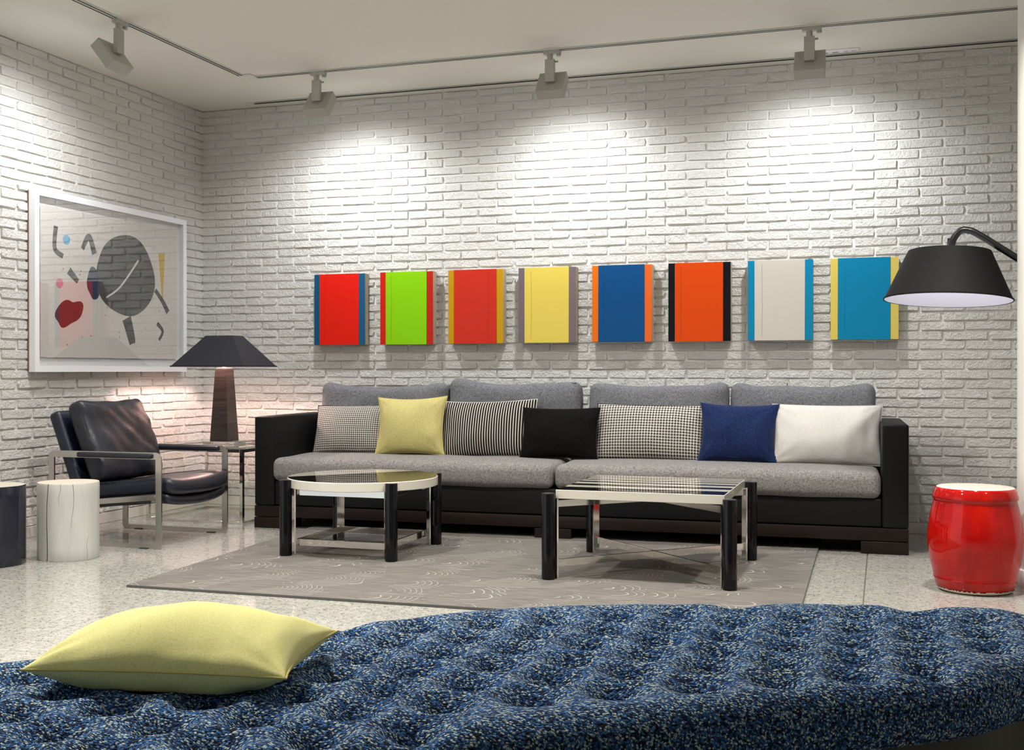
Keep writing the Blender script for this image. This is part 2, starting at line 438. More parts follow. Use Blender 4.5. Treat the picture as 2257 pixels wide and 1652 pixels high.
# stumps, stool
a = N('stump_white'); a.set(Roughness=0.35)
n_ = a.noise(a.obj((18, 18, 2.5)), 1.0, 4); a.col(a.ramp(n_, [(0.3, (0.46, 0.455, 0.43)), (0.7, (0.55, 0.545, 0.515))])); a.bump(n_, 0.15, 0.004)
plain('stump_end', (0.66, 0.55, 0.46), 0.5)
plain('stump_crack', (0.10, 0.055, 0.035), 0.8)
a = N('stump_navy'); n_ = a.noise(a.obj((14, 14, 2)), 1.0, 4); a.col(a.ramp(n_, [(0.3, (0.007, 0.008, 0.014)), (0.7, (0.017, 0.019, 0.032))])); a.set(Roughness=0.12); a.bump(n_, 0.12, 0.004)
plain('stump_end_pale', (0.60, 0.55, 0.47), 0.3)
a = N('red_glaze'); n_ = a.noise(a.obj((9, 9, 4)), 1.0, 4, 0.6)
a.col(a.ramp(n_, [(0.25, (0.22, 0.002, 0.002)), (0.5, (0.40, 0.004, 0.003)), (0.75, (0.54, 0.012, 0.004))])); a.set(Roughness=0.05, Specular_IOR_Level=0.38)
a.bump(a.noise(a.obj((1, 1, 1)), 26, 2), 0.12, 0.004)
plain('bisque', (0.68, 0.58, 0.46), 0.7); plain('stool_top', (0.70, 0.62, 0.53), 0.25)
plain('paper', (0.70, 0.66, 0.62), 0.8)
plain('mat_board', (0.76, 0.75, 0.73), 0.8)
plain('ink_grey', (0.055, 0.053, 0.055), 0.7); plain('ink_yellow', (0.62, 0.42, 0.04), 0.7); plain('reflected_pink', (0.70, 0.25, 0.33), 0.8)
plain('ink_maroon', (0.13, 0.018, 0.022), 0.7); plain('ink_blue', (0.14, 0.42, 0.66), 0.8); plain('ink_white', (0.72, 0.69, 0.65), 0.8); plain('reflected_navy', (0.02, 0.03, 0.07), 0.7)
plain('frame_back_wood', (0.22, 0.10, 0.06), 0.7)
plain('strip_print', (0.25, 0.25, 0.27), 0.5)
plain('outer_wall', (0.5, 0.49, 0.46), 0.8)

# ------------------------------------------------------------------ setting
def struct(name, vf, mat, parent=None, ang=40):
    o = obj(name, vf, mat, parent, ang)
    if parent is None: tag(o, kind='structure')
    return o

XR, YF = 7.0, -8.6
fl = struct('floor', box(-0.05, XR, YF, 0.05, -0.06, -0.004), 'tile_joint')
tag(fl, 'polished pale speckled terrazzo floor of large square slabs', 'floor')
xs = [0.0, 0.35, 1.75, 3.148, 4.545, 5.945, XR]; ys = [0.0, -1.40, -2.845, -4.29, -5.735, -7.18, YF]
tile_cache = {}
for i in range(len(xs) - 1):
    for j in range(len(ys) - 1):
        x0, x1, y1, y0 = xs[i] + .0022, xs[i + 1] - .0022, ys[j] - .0022, ys[j + 1] + .0022
        key = (round(x1 - x0, 3), round(y1 - y0, 3))
        if key not in tile_cache:
            dx, dy = (x1 - x0) / 2, (y1 - y0) / 2
            t = obj('tile', box(-dx, dx, -dy, dy, -0.02, 0.0, 0.0012, 1), 'terrazzo', fl, 30)
            tile_cache[key] = t.data
        else:
            t = bpy.data.objects.new('tile', tile_cache[key]); COL.objects.link(t); t.parent = fl
        t.location = ((x0 + x1) / 2, (y0 + y1) / 2, 0)
tag(struct('ceiling', box(-0.05, XR, YF, 0.05, HC, HC + 0.08), 'ceiling_paint'), 'smooth off-white painted ceiling', 'ceiling')
wb = tag(struct('wall_back', box(-0.1, XR, 0.0, 0.12, -0.05, HC + .05), 'mortar_paint'), 'long white painted brick wall behind the sofa', 'wall')
wl = tag(struct('wall_left', box(-0.12, 0.0, -4.2, 0.0, -0.05, HC + .05), 'mortar_paint'), 'white painted brick wall with the framed print', 'wall')
tag(struct('wall_right', box(XR, XR + .1, YF, 0.05, -0.05, HC + .05), 'outer_wall'), 'plain white wall beyond the column', 'wall')
tag(struct('wall_front_blocker', box(-0.05, XR, YF - .1, YF, -0.05, HC + .05), 'outer_wall'), 'plain wall added behind the camera to block daylight', 'wall')  # added unseen wall, keeps daylight off the camera-facing sides
tag(struct('baseboard_back', box(0.0, XR, -0.018, 0.0, 0.0, 0.063, 0.002, 1), 'baseboard_paint'), 'low pale baseboard along the back brick wall', 'baseboard')
tag(struct('baseboard_left', box(0.0, 0.018, -4.2, -0.018, 0.0, 0.063, 0.002, 1), 'baseboard_paint'), 'low pale baseboard along the left brick wall', 'baseboard')

# bricks: variants of one rough brick, local x along the wall, z up, y out of the wall (negative)
BL, BH, PITCH_X, PITCH_Z, BD = 0.2370, 0.0472, 0.2475, 0.0558, 0.0115
def brick_mesh(k):
    rnd = random.Random(k * 13 + 1); hx, hz = BL / 2, BH / 2
    j = lambda s: rnd.uniform(-s, s)
    cc = rnd.choice((0.002, 0.004, 0.009))
    per = [(-hx, -hz), (-hx / 3 + j(.02), -hz), (hx / 3 + j(.02), -hz), (hx, -hz), (hx, j(.006)), (hx, hz), (hx / 3 + j(.02), hz), (-hx / 3 + j(.02), hz), (-hx, hz), (-hx, j(.006))]
    l0, l1, l2 = [], [], []
    for i, (x, z) in enumerate(per):
        x += j(.0028); z += j(.0021)
        c = i in (0, 3, 5, 8)
        if c: x -= math.copysign(rnd.uniform(0, cc), x); z -= math.copysign(rnd.uniform(0, cc * .4), z)
        d = BD + j(.0022)
        l0.append((x, 0.004, z)); l1.append((x - math.copysign(.0012, x), -d + .0026, z - math.copysign(.0010, z)))
        l2.append((x - math.copysign(.0034, x) * (1 if i not in (1, 2, 6, 7) else 0), -d - j(.0012), z * (0.90 if i not in (4, 9) else 0.95)))
    V = l0 + l1 + l2; n = 10; F = []
    for a_ in (0, n):
        for i in range(n):
            i2 = (i + 1) % n; F.append((a_ + i, a_ + i2, a_ + n + i2, a_ + n + i))
    o_ = 2 * n
    F += [(o_ + 0, o_ + 1, o_ + 8, o_ + 9), (o_ + 1, o_ + 2, o_ + 7, o_ + 8), (o_ + 2, o_ + 3, o_ + 6, o_ + 7), (o_ + 3, o_ + 4, o_ + 5, o_ + 6)]
    # l2 indices: 7 pairs with 1 and 6 pairs with 2
    F[-4:] = [(o_ + 0, o_ + 1, o_ + 7, o_ + 8, o_ + 9), (o_ + 1, o_ + 2, o_ + 6, o_ + 7), (o_ + 2, o_ + 3, o_ + 4, o_ + 5, o_ + 6)]
    return V, F
NV = 14
brick_vf = [brick_mesh(k) for k in range(NV)]
def proj(P):
    d = Vector(P) - CAM
    cy, sy = math.cos(YAW), math.sin(YAW)
    z = -sy * d.x + cy * d.y
    return 1128.5 + FPX * (cy * d.x + sy * d.y) / z, 815.6 - FPX * d.z / z, z
def lay(side, length, joint, z_parity):
    """cells (s0,s1,zc) of running bond; s along the wall"""
    out = []
    z_top0 = 0.8431
    k0 = int(math.floor((0.063 - z_top0) / PITCH_Z)) - 1
    for k in range(k0, 60):
        zc = z_top0 - PITCH_Z / 2 + k * PITCH_Z
        lo, hi = max(zc - BH / 2, 0.068), min(zc + BH / 2, HC - 0.004)
        if hi - lo < 0.012: continue
        off = joint[(k + z_parity) % 2]
        e = [0.0]; s = off
        while s < length: 
            if s > 0.02: e.append(s)
            s += PITCH_X
        e.append(length)
        for s0, s1 in zip(e[:-1], e[1:]):
            if s1 - s0 > 0.03: out.append((s0, s1, lo, hi))
    return out
def occluded(x, y, side):
    if side == 'b':
        return (690 < x < 1810 and 590 < y < 758) or (600 < x < 1990 and 860 < y < 1200) or y < 95 or x > 2246 or (2040 < x and y > 1085)
    return (70 < x < 405 and 440 < y < 820) or x < -30 or (100 < x and y > 900) or x > 447 or (x < 100 and y > 1060)
def build_bricks(parent, cells, side):
    brick_datas = []
    for k in range(NV):
        me = bpy.data.meshes.new('brick'); me.from_pydata([tuple(p) for p in brick_vf[k][0]], [], brick_vf[k][1])
        bm = bmesh.new(); bm.from_mesh(me); bmesh.ops.recalc_face_normals(bm, faces=bm.faces)
        bmesh.ops.reverse_faces(bm, faces=bm.faces) if bm.faces[-2].normal.y > 0 else None
        bm.to_mesh(me); bm.free(); me.materials.append(M['brick_paint']); smooth_mesh(me, 32); brick_datas.append(me)
    info = []
    for (s0, s1, lo, hi) in cells:
        sc, zc = (s0 + s1) / 2, (lo + hi) / 2
        P = (sc, 0, zc) if side == 'b' else (0, -sc, zc)
        x, y, z = proj(P)
        vis = -20 < x < 2250 and 60 < y < 1200 and z > 0 and not occluded(x, y, side)
        info.append(((s1 - s0) * (hi - lo) / z ** 2 * (1 if vis else 0), s0, s1, lo, hi))
    order = sorted(range(len(info)), key=lambda i: -info[i][0]); single = set(order[:300])
    SV, SF = [], []
    for i, (ar, s0, s1, lo, hi) in enumerate(info):
        k = random.randrange(NV); fl_ = random.random() < 0.5
        L = (s1 - s0) - (PITCH_X - BL) + random.uniform(-.003, .003)
        if s0 == 0.0: L += 0.004
        sx, sz = L / BL, (hi - lo) / BH * random.uniform(0.96, 1.03); syy = random.uniform(0.8, 1.2)
        sc = (s0 + s1) / 2 + random.uniform(-.0015, .0015); zc = (lo + hi) / 2 + random.uniform(-.0012, .0012)
        rz = 0 if side == 'b' else R(90)
        loc = (sc, 0.0, zc) if side == 'b' else (0.0, -sc, zc)
        Mx = Matrix.Translation(loc) @ Matrix.Rotation(rz, 4, 'Z') @ Matrix.Rotation(random.uniform(-.006, .006), 4, 'Y') @ (Matrix.Rotation(PI, 4, 'Y') if fl_ else Matrix.Identity(4)) @ Matrix.Diagonal((sx, syy, sz, 1))
        if i in single:
            o = bpy.data.objects.new('brick', brick_datas[k]); COL.objects.link(o); o.parent = parent; o.matrix_local = Mx
        else:
            n = len(SV); SV += [tuple(Mx @ Vector(p)) for p in brick_vf[k][0]]; SF += [tuple(n + q for q in f) for f in brick_vf[k][1]]
    o = obj('bricks_remaining', (SV, SF), 'brick_paint', parent, 32); tag(o, kind='stuff')
    o.name = 'brickwork'
build_bricks(wb, lay('b', 6.2, (0.118, 0.245 - 0.0), 1), 'b')
build_bricks(wl, lay('l', 4.19, (0.222, 0.098), 0), 'l')

# round column at the right edge
colm = empty('column', (5.452, -1.50, 0)); tag(colm, 'smooth round white column beside the red stool at the right edge', 'column', kind='structure'); colm.name = 'trim_1'
obj('column_shaft', lathe([(0.262, 0.0), (0.262, HC)], 64), 'white_paint', colm)
obj('column_base', lathe([(0.262, 0.0), (0.274, 0.0), (0.274, 0.07), (0.270, 0.075), (0.262, 0.075)], 64, False), 'white_paint', colm)

# ------------------------------------------------------------------ ceiling fittings
def rail_part(p0, p1, name, width, h, mat, parent, zoff=0.0):
    d = Vector(p1) - Vector(p0); L = d.length; a_ = math.atan2(d.y, d.x)
    o = obj(name, box(0, L, -width / 2, width / 2, -h, 0, 0.0008, 1), mat, parent); o.location = (p0[0], p0[1], HC + zoff); o.rotation_euler = (0, 0, a_); return o
tr_ = empty('lighting_track', (0.816, -0.745, HC)); tag(tr_, 'L-shaped white ceiling track with a dark groove carrying the four spotlights', 'lighting track')
tr_.location = (0, 0, 0)
XT, YT = 0.816, -0.745
rail_part((XT, YT), (XT, -4.2), 'rail', 0.040, 0.007, 'rail_white', tr_)
rail_part((XT, YT), (5.6, YT), 'rail', 0.040, 0.007, 'rail_white', tr_)
for o_ in (-0.0115, 0.0115):
    rail_part((XT + o_, YT - .03), (XT + o_, -4.2), 'groove', 0.0100, 0.0016, 'groove_black', tr_, -0.0068)
    rail_part((XT + .05, YT + o_), (5.6, YT + o_), 'groove', 0.0110, 0.0016, 'groove_black', tr_, -0.0068)
obj('corner_joint', box(XT - .021, XT + .075, YT - .075, YT + .021, HC - .010, HC - .001, .001, 1), 'rail_white', tr_)
vent = empty('slot_diffuser', (0, 0, 0)); tag(vent, 'narrow black linear air slot in the ceiling along the back wall', 'air vent')
rail_part((0.45, -0.122), (5.6, -0.122), 'slot_frame', 0.074, 0.003, 'rail_white', vent)
rail_part((0.493, -0.118), (5.6, -0.118), 'slot_gap', 0.028, 0.0012, 'slot_black', vent, -0.0028)
rail_part((0.52, -0.150), (5.6, -0.150), 'slot_gap', 0.006, 0.0012, 'slot_black', vent, -0.0028)
em = empty('emergency_light', (4.372, -0.225, HC)); tag(em, 'slim white emergency light strip on the ceiling beside the rightmost spotlight', 'emergency light')
obj('housing', box(-0.115, 0.115, -0.022, 0.022, -0.012, 0, .002, 1), 'gloss_white', em)
for sx_ in (-0.075, -0.015): obj('lamp_unit', mv(xf(lathe([(0.0, -.002), (.011, -.002), (.013, 0)], 16, False), Matrix.Diagonal((1.6, .6, 1, 1))), sx_, 0, -0.0125), 'strip_print', em)
for sx_ in (0.045, 0.085): obj('indicator', box(sx_ - .012, sx_ + .012, -.004, .004, -.0135, -.0115, 0), 'strip_print', em)

def spotlight(x, y, rz, label, tilt):
    t = empty('track_spotlight', (x, y, HC - 0.006), rz); tag(t, label, 'spotlight', 'track spotlights')
    # local +y points at the wall
    obj('track_adapter', box(-0.055, 0.045, -0.017, 0.017, -0.022, 0, .002, 1), 'spot_grey', t)
    obj('adapter_knob', cyl(0.013, -0.036, -0.02, 0.034, 0, 16, .001), 'spot_grey', t)
    obj('pivot_collar', cyl(0.017, -0.056, -0.02, -0.018, 0, 20, .001), 'spot_grey', t)
    obj('stem', box(-0.046, 0.010, -0.013, 0.013, -0.178, -0.05, .0015, 1), 'spot_grey', t)
    obj('lock_lever', box(0.006, 0.028, 0.004, 0.014, -0.068, -0.058, .001, 1), 'spot_grey', t)
    h_ = empty('head', (-0.018, 0.035, -0.175), 0); h_.parent = t
    # the head: flat square box, front normal = local +y tilted down
    Mx = Matrix.Rotation(-tilt, 4, 'X')
    b_ = box(-0.081, 0.081, -0.006, 0.058, -0.081, 0.081, .0018, 1)
    hb = obj('head', xf(b_, Mx), 'spot_grey', t, 30); hb.location = (-0.018, 0.020, -0.175)
    bpy.data.objects.remove(h_); hb.name = 'head'
    ln = obj('lens', xf(box(-0.066, 0.066, 0.0575, 0.0592, -0.066, 0.066), Mx), 'spot_lens', hb)
    return t
lbl = ['grey track spotlight nearest the brick corner on the long track', 'grey track spotlight in the middle of the long back track', 'grey track spotlight beside the emergency light strip', 'grey track spotlight above the framed print on the left wall']
for (x, y, side), lb in zip(SPOTS, lbl):
    spotlight(x + (0.018 if side == 'back' else 0), y - (0.018 if side == 'left' else 0), 0 if side == 'back' else R(90), lb, R(38))

# ------------------------------------------------------------------ paintings
cols = [((16, 88, 128), (250, 30, 8), (30, 98, 142)), ((226, 30, 12), (150, 226, 0), (205, 40, 20)), ((214, 160, 10), (222, 52, 32), (214, 164, 14)),
        ((128, 112, 116), (246, 220, 98), (132, 114, 120)), ((255, 122, 10), (8, 82, 142), (255, 112, 40)), ((14, 14, 22), (238, 78, 4), (12, 12, 20)),
        ((10, 142, 188), (226, 217, 204), (6, 144, 190)), ((240, 216, 104), (6, 140, 186), (236, 212, 108))]
nm = ['red painting with dark blue side bands', 'lime green painting with red side bands', 'brick red painting with mustard yellow side bands', 'pale yellow painting with grey mauve side bands',
      'dark blue painting with orange side bands', 'orange painting with black side bands', 'off-white painting with turquoise side bands', 'turquoise painting with yellow side bands behind the lamp shade']
px0 = [0.936, 1.427, 1.914, 2.397, 2.882, 3.364, 3.845, 4.326]; pz = [(1.122, 1.600), (1.122, 1.602), (1.124, 1.603), (1.126, 1.604), (1.128, 1.605), (1.127, 1.606), (1.129, 1.607), (1.130, 1.606)]
def pmat(name, c, rough=0.45):
    a = N(name); cc = srgb(*c); a.set(Base_Color=(*[x * .80 for x in cc], 1), Roughness=rough, Specular_IOR_Level=0.2)
    v = a.obj((1, 1, 1)); a.bump(a.math('ADD', a.noise(a.obj((60, 60, 14)), 1, 3), a.math('MULTIPLY', a.noise(v, 16, 3), 1.5)), 0.12, 0.003); return name
for k in range(8):
    x0 = px0[k]; W_ = 0.3795; z0, z1 = pz[k]; H_ = z1 - z0
    t = empty('painting', (x0 + W_ / 2, -0.016, (z0 + z1) / 2)); tag(t, 'square-edged ' + nm[k], 'painting', 'row of colour band paintings')
    obj('canvas_body', box(-W_ / 2, W_ / 2, -0.062, 0, -H_ / 2, H_ / 2, .0015, 1), 'raw_canvas', t)
    lw, rw = 0.0405, 0.0455
    for nm_, a0, a1, c, yy in (('side_band', -W_ / 2, -W_ / 2 + lw, cols[k][0], -0.0645), ('side_band', W_ / 2 - rw, W_ / 2, cols[k][2], -0.0645), ('colour_field', -W_ / 2 + lw, W_ / 2 - rw, cols[k][1], -0.0668)):
        mname = pmat('paint_%d_%s_%d' % (k, nm_, a0 < -.1), c)
        H2 = H_ / 2 - (0 if nm_ == 'side_band' else -0.001)
        obj(nm_, box(a0, a1, yy, -0.0615, -H2, H2, .0008, 1), mname, t)
    rnd = random.Random(k + 40)
    xr = rnd.choice((-0.105, -.11, 0.09)); zz = [H_ / 2 * q for q in (0.9, .3, -.2, -.9)]
    path = [(xr + rnd.uniform(-.003, .003), -0.0669, z) for z in zz]
    c = srgb(*cols[k][1]); plain('ridge_%d' % k, tuple(q * .35 for q in c), 0.6)
    obj('paint_ridge', sweep(path, rect(.0013, .0012), (0, 1, 0)), 'ridge_%d' % k, t)

# ------------------------------------------------------------------ framed print on the left wall (plain abstract stand-in)
fr_ = empty('framed_print', (0.012, -1.018, 1.4605)); tag(fr_, 'large white box-framed abstract print under glass on the left brick wall', 'framed print')
FW, FH = 1.47, 1.04; bw = 0.036; dp = 0.052
# local: y along wall (world +y), x out of the wall
def ring_frame(W_, H_, b, x0, x1):
    p = [(-W_ / 2, -H_ / 2), (W_ / 2, -H_ / 2), (W_ / 2, H_ / 2), (-W_ / 2, H_ / 2)]; q = [(-W_ / 2 + b, -H_ / 2 + b), (W_ / 2 - b, -H_ / 2 + b), (W_ / 2 - b, H_ / 2 - b), (-W_ / 2 + b, H_ / 2 - b)]
    V = [(x1, y, z) for y, z in p] + [(x1, y, z) for y, z in q] + [(x0, y, z) for y, z in p] + [(x0, y, z) for y, z in q]; F = []
    for i in range(4):
        j = (i + 1) % 4; F += [(i, j, 4 + j, 4 + i), (8 + j, 8 + i, 12 + i, 12 + j), (i, 8 + i, 8 + j, j), (4 + i, 4 + j, 12 + j, 12 + i)]
    return V, F
for i in range(4):
    p = [(-FW / 2, -FH / 2), (FW / 2, -FH / 2), (FW / 2, FH / 2), (-FW / 2, FH / 2)]; q = [(-FW / 2 + bw, -FH / 2 + bw), (FW / 2 - bw, -FH / 2 + bw), (FW / 2 - bw, FH / 2 - bw), (-FW / 2 + bw, FH / 2 - bw)]
    j = (i + 1) % 4; c4 = [p[i], p[j], q[j], q[i]]
    V = [(0.008, y, z) for y, z in c4] + [(dp, y, z) for y, z in c4]
    obj('frame_rail', (V, [(0, 1, 2, 3), (4, 5, 6, 7), (0, 1, 5, 4), (1, 2, 6, 5), (2, 3, 7, 6), (3, 0, 4, 7)]), 'gloss_white', fr_, 20)
obj('frame_backing', box(0.0, 0.010, -FW / 2 - .002, FW / 2 - .01, -FH / 2 + .01, FH / 2 - .01), 'frame_back_wood', fr_)
obj('mat_board', box(0.010, 0.013, -FW / 2 + bw, FW / 2 - bw, -FH / 2 + bw, FH / 2 - bw), 'mat_board', fr_)
# deckle edged sheet
rnd = random.Random(5); W2, H2 = FW / 2 - 0.075, FH / 2 - 0.085; poly = []
for (a0, b0, a1, b1, n_) in ((-W2, -H2, W2, -H2, 90), (W2, -H2, W2, H2, 60), (W2, H2, -W2, H2, 90), (-W2, H2, -W2, -H2, 60)):
    for i in range(n_): poly.append((a0 + (a1 - a0) * i / n_ + rnd.uniform(-.0018, .0018), b0 + (b1 - b0) * i / n_ + rnd.uniform(-.0022, .0022)))
def yz_prism(poly, x0, x1):
    V, F = prism(poly, x0, x1); return [(z, x, y) for x, y, z in V], F
pap = obj('print_sheet', yz_prism(poly, 0.022, 0.0235), 'paper', fr_, 30)
def ink(poly, m, lvl=0, name='print_shape'):
    return obj(name, yz_prism(poly, 0.0235, 0.0240 + .0002 * lvl), m, pap, None)
def blob(cy, cz, ry, rz_, n=40, j=0.06, seed=1, rot=0):
    rnd = random.Random(seed); ph = [rnd.uniform(0, 6.28) for _ in range(4)]; out = []
    for i in range(n):
        t = 2 * PI * i / n; r_ = 1 + j * (math.sin(2 * t + ph[0]) + math.sin(3 * t + ph[1]) * .8 + math.sin(5 * t + ph[2]) * .5)
        a_, b_ = ry * r_ * math.cos(t), rz_ * r_ * math.sin(t)
        out.append((cy + a_ * math.cos(rot) - b_ * math.sin(rot), cz + a_ * math.sin(rot) + b_ * math.cos(rot)))
    return out
def stroke(pts, w0, w1, k=8):
    P = [Vector((*p, 0)) for p in pts]; P = catmull(P, k, False); L_, R_ = [], []
    for i, p in enumerate(P):
        t = (P[min(i + 1, len(P) - 1)] - P[max(i - 1, 0)]).normalized(); n_ = Vector((-t.y, t.x, 0)); ww = (w0 + (w1 - w0) * i / (len(P) - 1)) / 2
        L_.append((p + n_ * ww)[:2]); R_.append((p - n_ * ww)[:2])
    return L_ + R_[::-1]
for k in range(26):
    rnd = random.Random(k + 300); ink(blob(rnd.uniform(-.5, .5), rnd.uniform(-.36, .1), rnd.uniform(.002, .006), rnd.uniform(.002, .006), 8, 0.1, k), 'ink_grey', 1, 'ink_fleck')
ink(blob(-0.50, 0.0, 0.030, 0.030, 18, 0.03, 31), 'reflected_pink', 1)  # pink taken from a painting's reflection in the glass, painted on the sheet
ink(blob(0.12, 0.09, 0.285, 0.265, 48, 0.03, 3), 'ink_grey', 2)
ink(stroke([(-0.08, -0.06), (0.06, 0.02), (0.24, 0.20)], 0.010, 0.016), 'ink_white', 4)
ink([(0.455, 0.27), (0.525, 0.27), (0.50, -0.08)], 'ink_yellow', 1)
ink(blob(-0.44, 0.26, 0.03, 0.03, 20, 0.02, 8), 'ink_blue', 1)
ink(blob(-0.42, -0.17, 0.12, 0.075, 30, 0.12, 9, 0.5), 'ink_maroon', 3)
ink(blob(-0.20, 0.02, 0.055, 0.10, 30, 0.08, 12), 'reflected_navy', 4)  # navy of the reflected side band, painted on the sheet
ink(stroke([(-0.53, 0.33), (-0.54, 0.20), (-0.47, 0.16)], 0.035, 0.03), 'ink_grey', 1)
ink(stroke([(-0.30, 0.22), (-0.24, 0.30), (-0.19, 0.20)], 0.03, 0.045), 'ink_grey', 1)
ink(stroke([(-0.42, 0.08), (-0.34, 0.02)], 0.05, 0.03), 'ink_grey', 1)
ink(stroke([(0.12, -0.18), (0.16, -0.28), (0.18, -0.34)], 0.09, 0.06), 'ink_grey', 1)
ink(stroke([(0.44, -0.20), (0.50, -0.25), (0.46, -0.31)], 0.03, 0.02), 'ink_grey', 1)
ink(stroke([(0.42, 0.02), (0.50, -0.05), (0.56, -0.12)], 0.03, 0.04), 'ink_grey', 2)
obj('glass', box(0.040, 0.042, -FW / 2 + bw, FW / 2 - bw, -FH / 2 + bw, FH / 2 - bw), 'picture_glass', fr_)

# ------------------------------------------------------------------ rug
def quad_slab(c, z0, z1): return prism(c, z0, z1)
rg = empty('area_rug', (2.85, -1.7, 0)); rg.location = (0, 0, 0); tag(rg, 'large grey area rug with pale feather arc pattern under the coffee tables', 'rug')
rc = [(1.475, -2.815), (4.315, -2.765), (4.29, -0.45), (1.33, -0.45)]
obj('pile', prism(rc, 0.0006, 0.011), 'rug_wool', rg)
obj('edge_binding', sweep([(x, y, 0.0055) for x, y in rc], rect(.006, .010), (0, 0, 1), True), 'rug_edge', rg)

# ------------------------------------------------------------------ sofa
SA = math.atan2(0.125, 3.742); sofa = empty('sofa', (1.005, -0.975, 0), SA)
tag(sofa, 'long black leather sofa with grey tweed cushions against the back wall', 'sofa')
SL, SD = 3.744, 0.80
obj('armrest', box(0, 0.13, 0, SD, 0.135, 0.672, 0.014, 4), 'sofa_leather', sofa)
obj('armrest', box(SL - 0.13, SL, 0, SD, 0.135, 0.672, 0.014, 4), 'sofa_leather', sofa)
obj('seat_base', box(0.132, SL - 0.132, 0.012, SD - .12, 0.137, 0.285, 0.010, 3), 'sofa_leather', sofa)
obj('backrest', box(0.132, SL - 0.132, SD - 0.10, SD, 0.137, 0.66, 0.014, 3), 'sofa_leather', sofa)
obj('plinth', box(0.0, SL, 0.004, SD - .02, 0.068, 0.134, 0.003, 2), 'wenge', sofa)
for a0, a1, zb in ((0.0, 0.235, 0.0), (1.755, 1.965, 0.0115), (SL - 0.235, SL, 0.0)):
    obj('foot', box(a0, a1, 0.0, 0.16, zb, 0.064, 0.002, 1), 'wenge', sofa)
    obj('foot', box(a0, a1, 0.60, 0.76, zb if zb else 0, 0.067, 0.002, 1), 'wenge', sofa)
def seatfn(hx, hy, hz, puff):
    def fn(p):
        u, v_ = p.x / hx, p.y / hy
        z = p.z
        if p.z > 0: z += puff * (1 - u ** 4) * (1 - abs(v_) ** 3)
        y = p.y - 0.012 * (1 - u ** 6) * (1 - (p.z / hz) ** 2) * (1 if p.y < 0 else 0)
        w_ = 0.004 * noise.noise(Vector((p.x * 4, p.y * 5, p.z * 6)))
        return (p.x, y + w_ * .6, z + w_)
    return fn
for a0, a1 in ((0.118, 1.858), (1.868, SL - 0.135)):
    wx = a1 - a0; c_ = obj('seat_cushion', soft_box(wx, 0.715, 0.142, 0.045, (26, 12, 3), 5, seatfn(wx / 2, .357, .071, 0.012)), 'sofa_tweed', sofa, 180)
    c_.location = ((a0 + a1) / 2, 0.345, 0.353)
    pz_ = [(-wx / 2 + .03 + (wx - .06) * i / 30, -0.335 - .012 * (1 - (2 * i / 30 - 1) ** 6), 0.056) for i in range(31)]
    obj('seam', tube(pz_, 0.0022, 6, False, (0, 1, 0)), 'seam_grey', c_)
def backfn(hx, hy, hz, seed):
    def fn(p):
        u, v_ = p.x / hx, p.z / hz
        y = p.y
        bulge = (1 - u ** 4) * (1 - v_ ** 4)
        y += math.copysign(0.018, p.y) * bulge if abs(p.y) > .01 else 0
        sag = 0.022 * (1 - (u) ** 2) * (1 if v_ > 0 else 0) * max(0, v_) ** 2
        q = Vector((p.x * 5, p.y * 5 + seed, p.z * 6))
        z = p.z - sag + 0.012 * noise.noise(q) + (0.012 if (v_ > .5 and u * (1 if seed % 2 else -1) > .75) else 0) * v_
        return (p.x + .006 * noise.noise(q * 1.3), y + 0.010 * noise.noise(q * 1.7), z)
    return fn
for i, (a0, a1, top) in enumerate(((0.155, 1.03, 0.862), (1.035, 1.885, 0.880), (1.935, 2.775, 0.872), (2.785, 3.60, 0.868))):
    wx = a1 - a0; hz_ = 0.47
    c_ = obj('back_cushion', soft_box(wx, 0.15, hz_, 0.055, (16, 3, 12), 5, backfn(wx / 2, .075, hz_ / 2, i + 1)), 'back_tweed', sofa, 180)
    c_.location = ((a0 + a1) / 2, 0.625, top - hz_ / 2 + .005); c_.rotation_euler = (R(-9), 0, R((-0.6, .8, -.5, .4)[i]))
    pz_ = []
    for k in range(25):
        u = 2 * k / 24 - 1; pz_.append((u * (wx / 2 - .03), -0.058, hz_ / 2 - .020 - .022 * (1 - u * u)))
    obj('seam', tube(pz_, 0.003, 6, False, (0, 1, 0)), 'seam_grey', c_)

# throw pillows
def throw(name, xc, yb, zb, w_, h_, t_, mat, seam, label, lean=18, yaw=0, roll=0, pinch=0.05, seed=1, sag=0.0, piping=True, wr=.004):
    vf, ring_ = pillow(w_, h_, t_, 30, pinch, sag, wr, seed)
    o = obj(name, vf, mat, None, 180)
    le = R(lean)
    Mx = Matrix.Translation((xc, yb + 0.5 * h_ * math.sin(le), zb + 0.5 * h_ * math.cos(le))) @ Matrix.Rotation(SA + R(yaw), 4, 'Z') @ Matrix.Rotation(R(90) - le, 4, 'X') @ Matrix.Rotation(R(roll), 4, 'Z')
    o.matrix_world = Mx
    tag(o, label, 'pillow', 'throw pillows on the sofa')
    if piping: obj('piping', tube(ring_, 0.0028, 6, True), seam, o)
    return o
ZS = 0.428
throw('throw_pillow', 1.445, -0.565, ZS, 0.53, 0.315, 0.15, 'houndstooth_fine', 'seam_black', 'black and white houndstooth pillow by the left sofa arm', 18, 0, 1, .035, 1)
throw('throw_pillow', 1.855, -0.610, ZS, 0.450, 0.370, 0.17, 'yellow_linen', 'seam_yellow', 'mustard yellow square pillow on the sofa', 15, 2, 1.5, .10, 2, wr=.007)
throw('throw_pillow', 2.335, -0.545, ZS, 0.60, 0.355, 0.16, 'ticking', 'seam_white', 'black and cream striped pillow between the yellow and black ones', 18, 0, 2, .035, 3, .04)
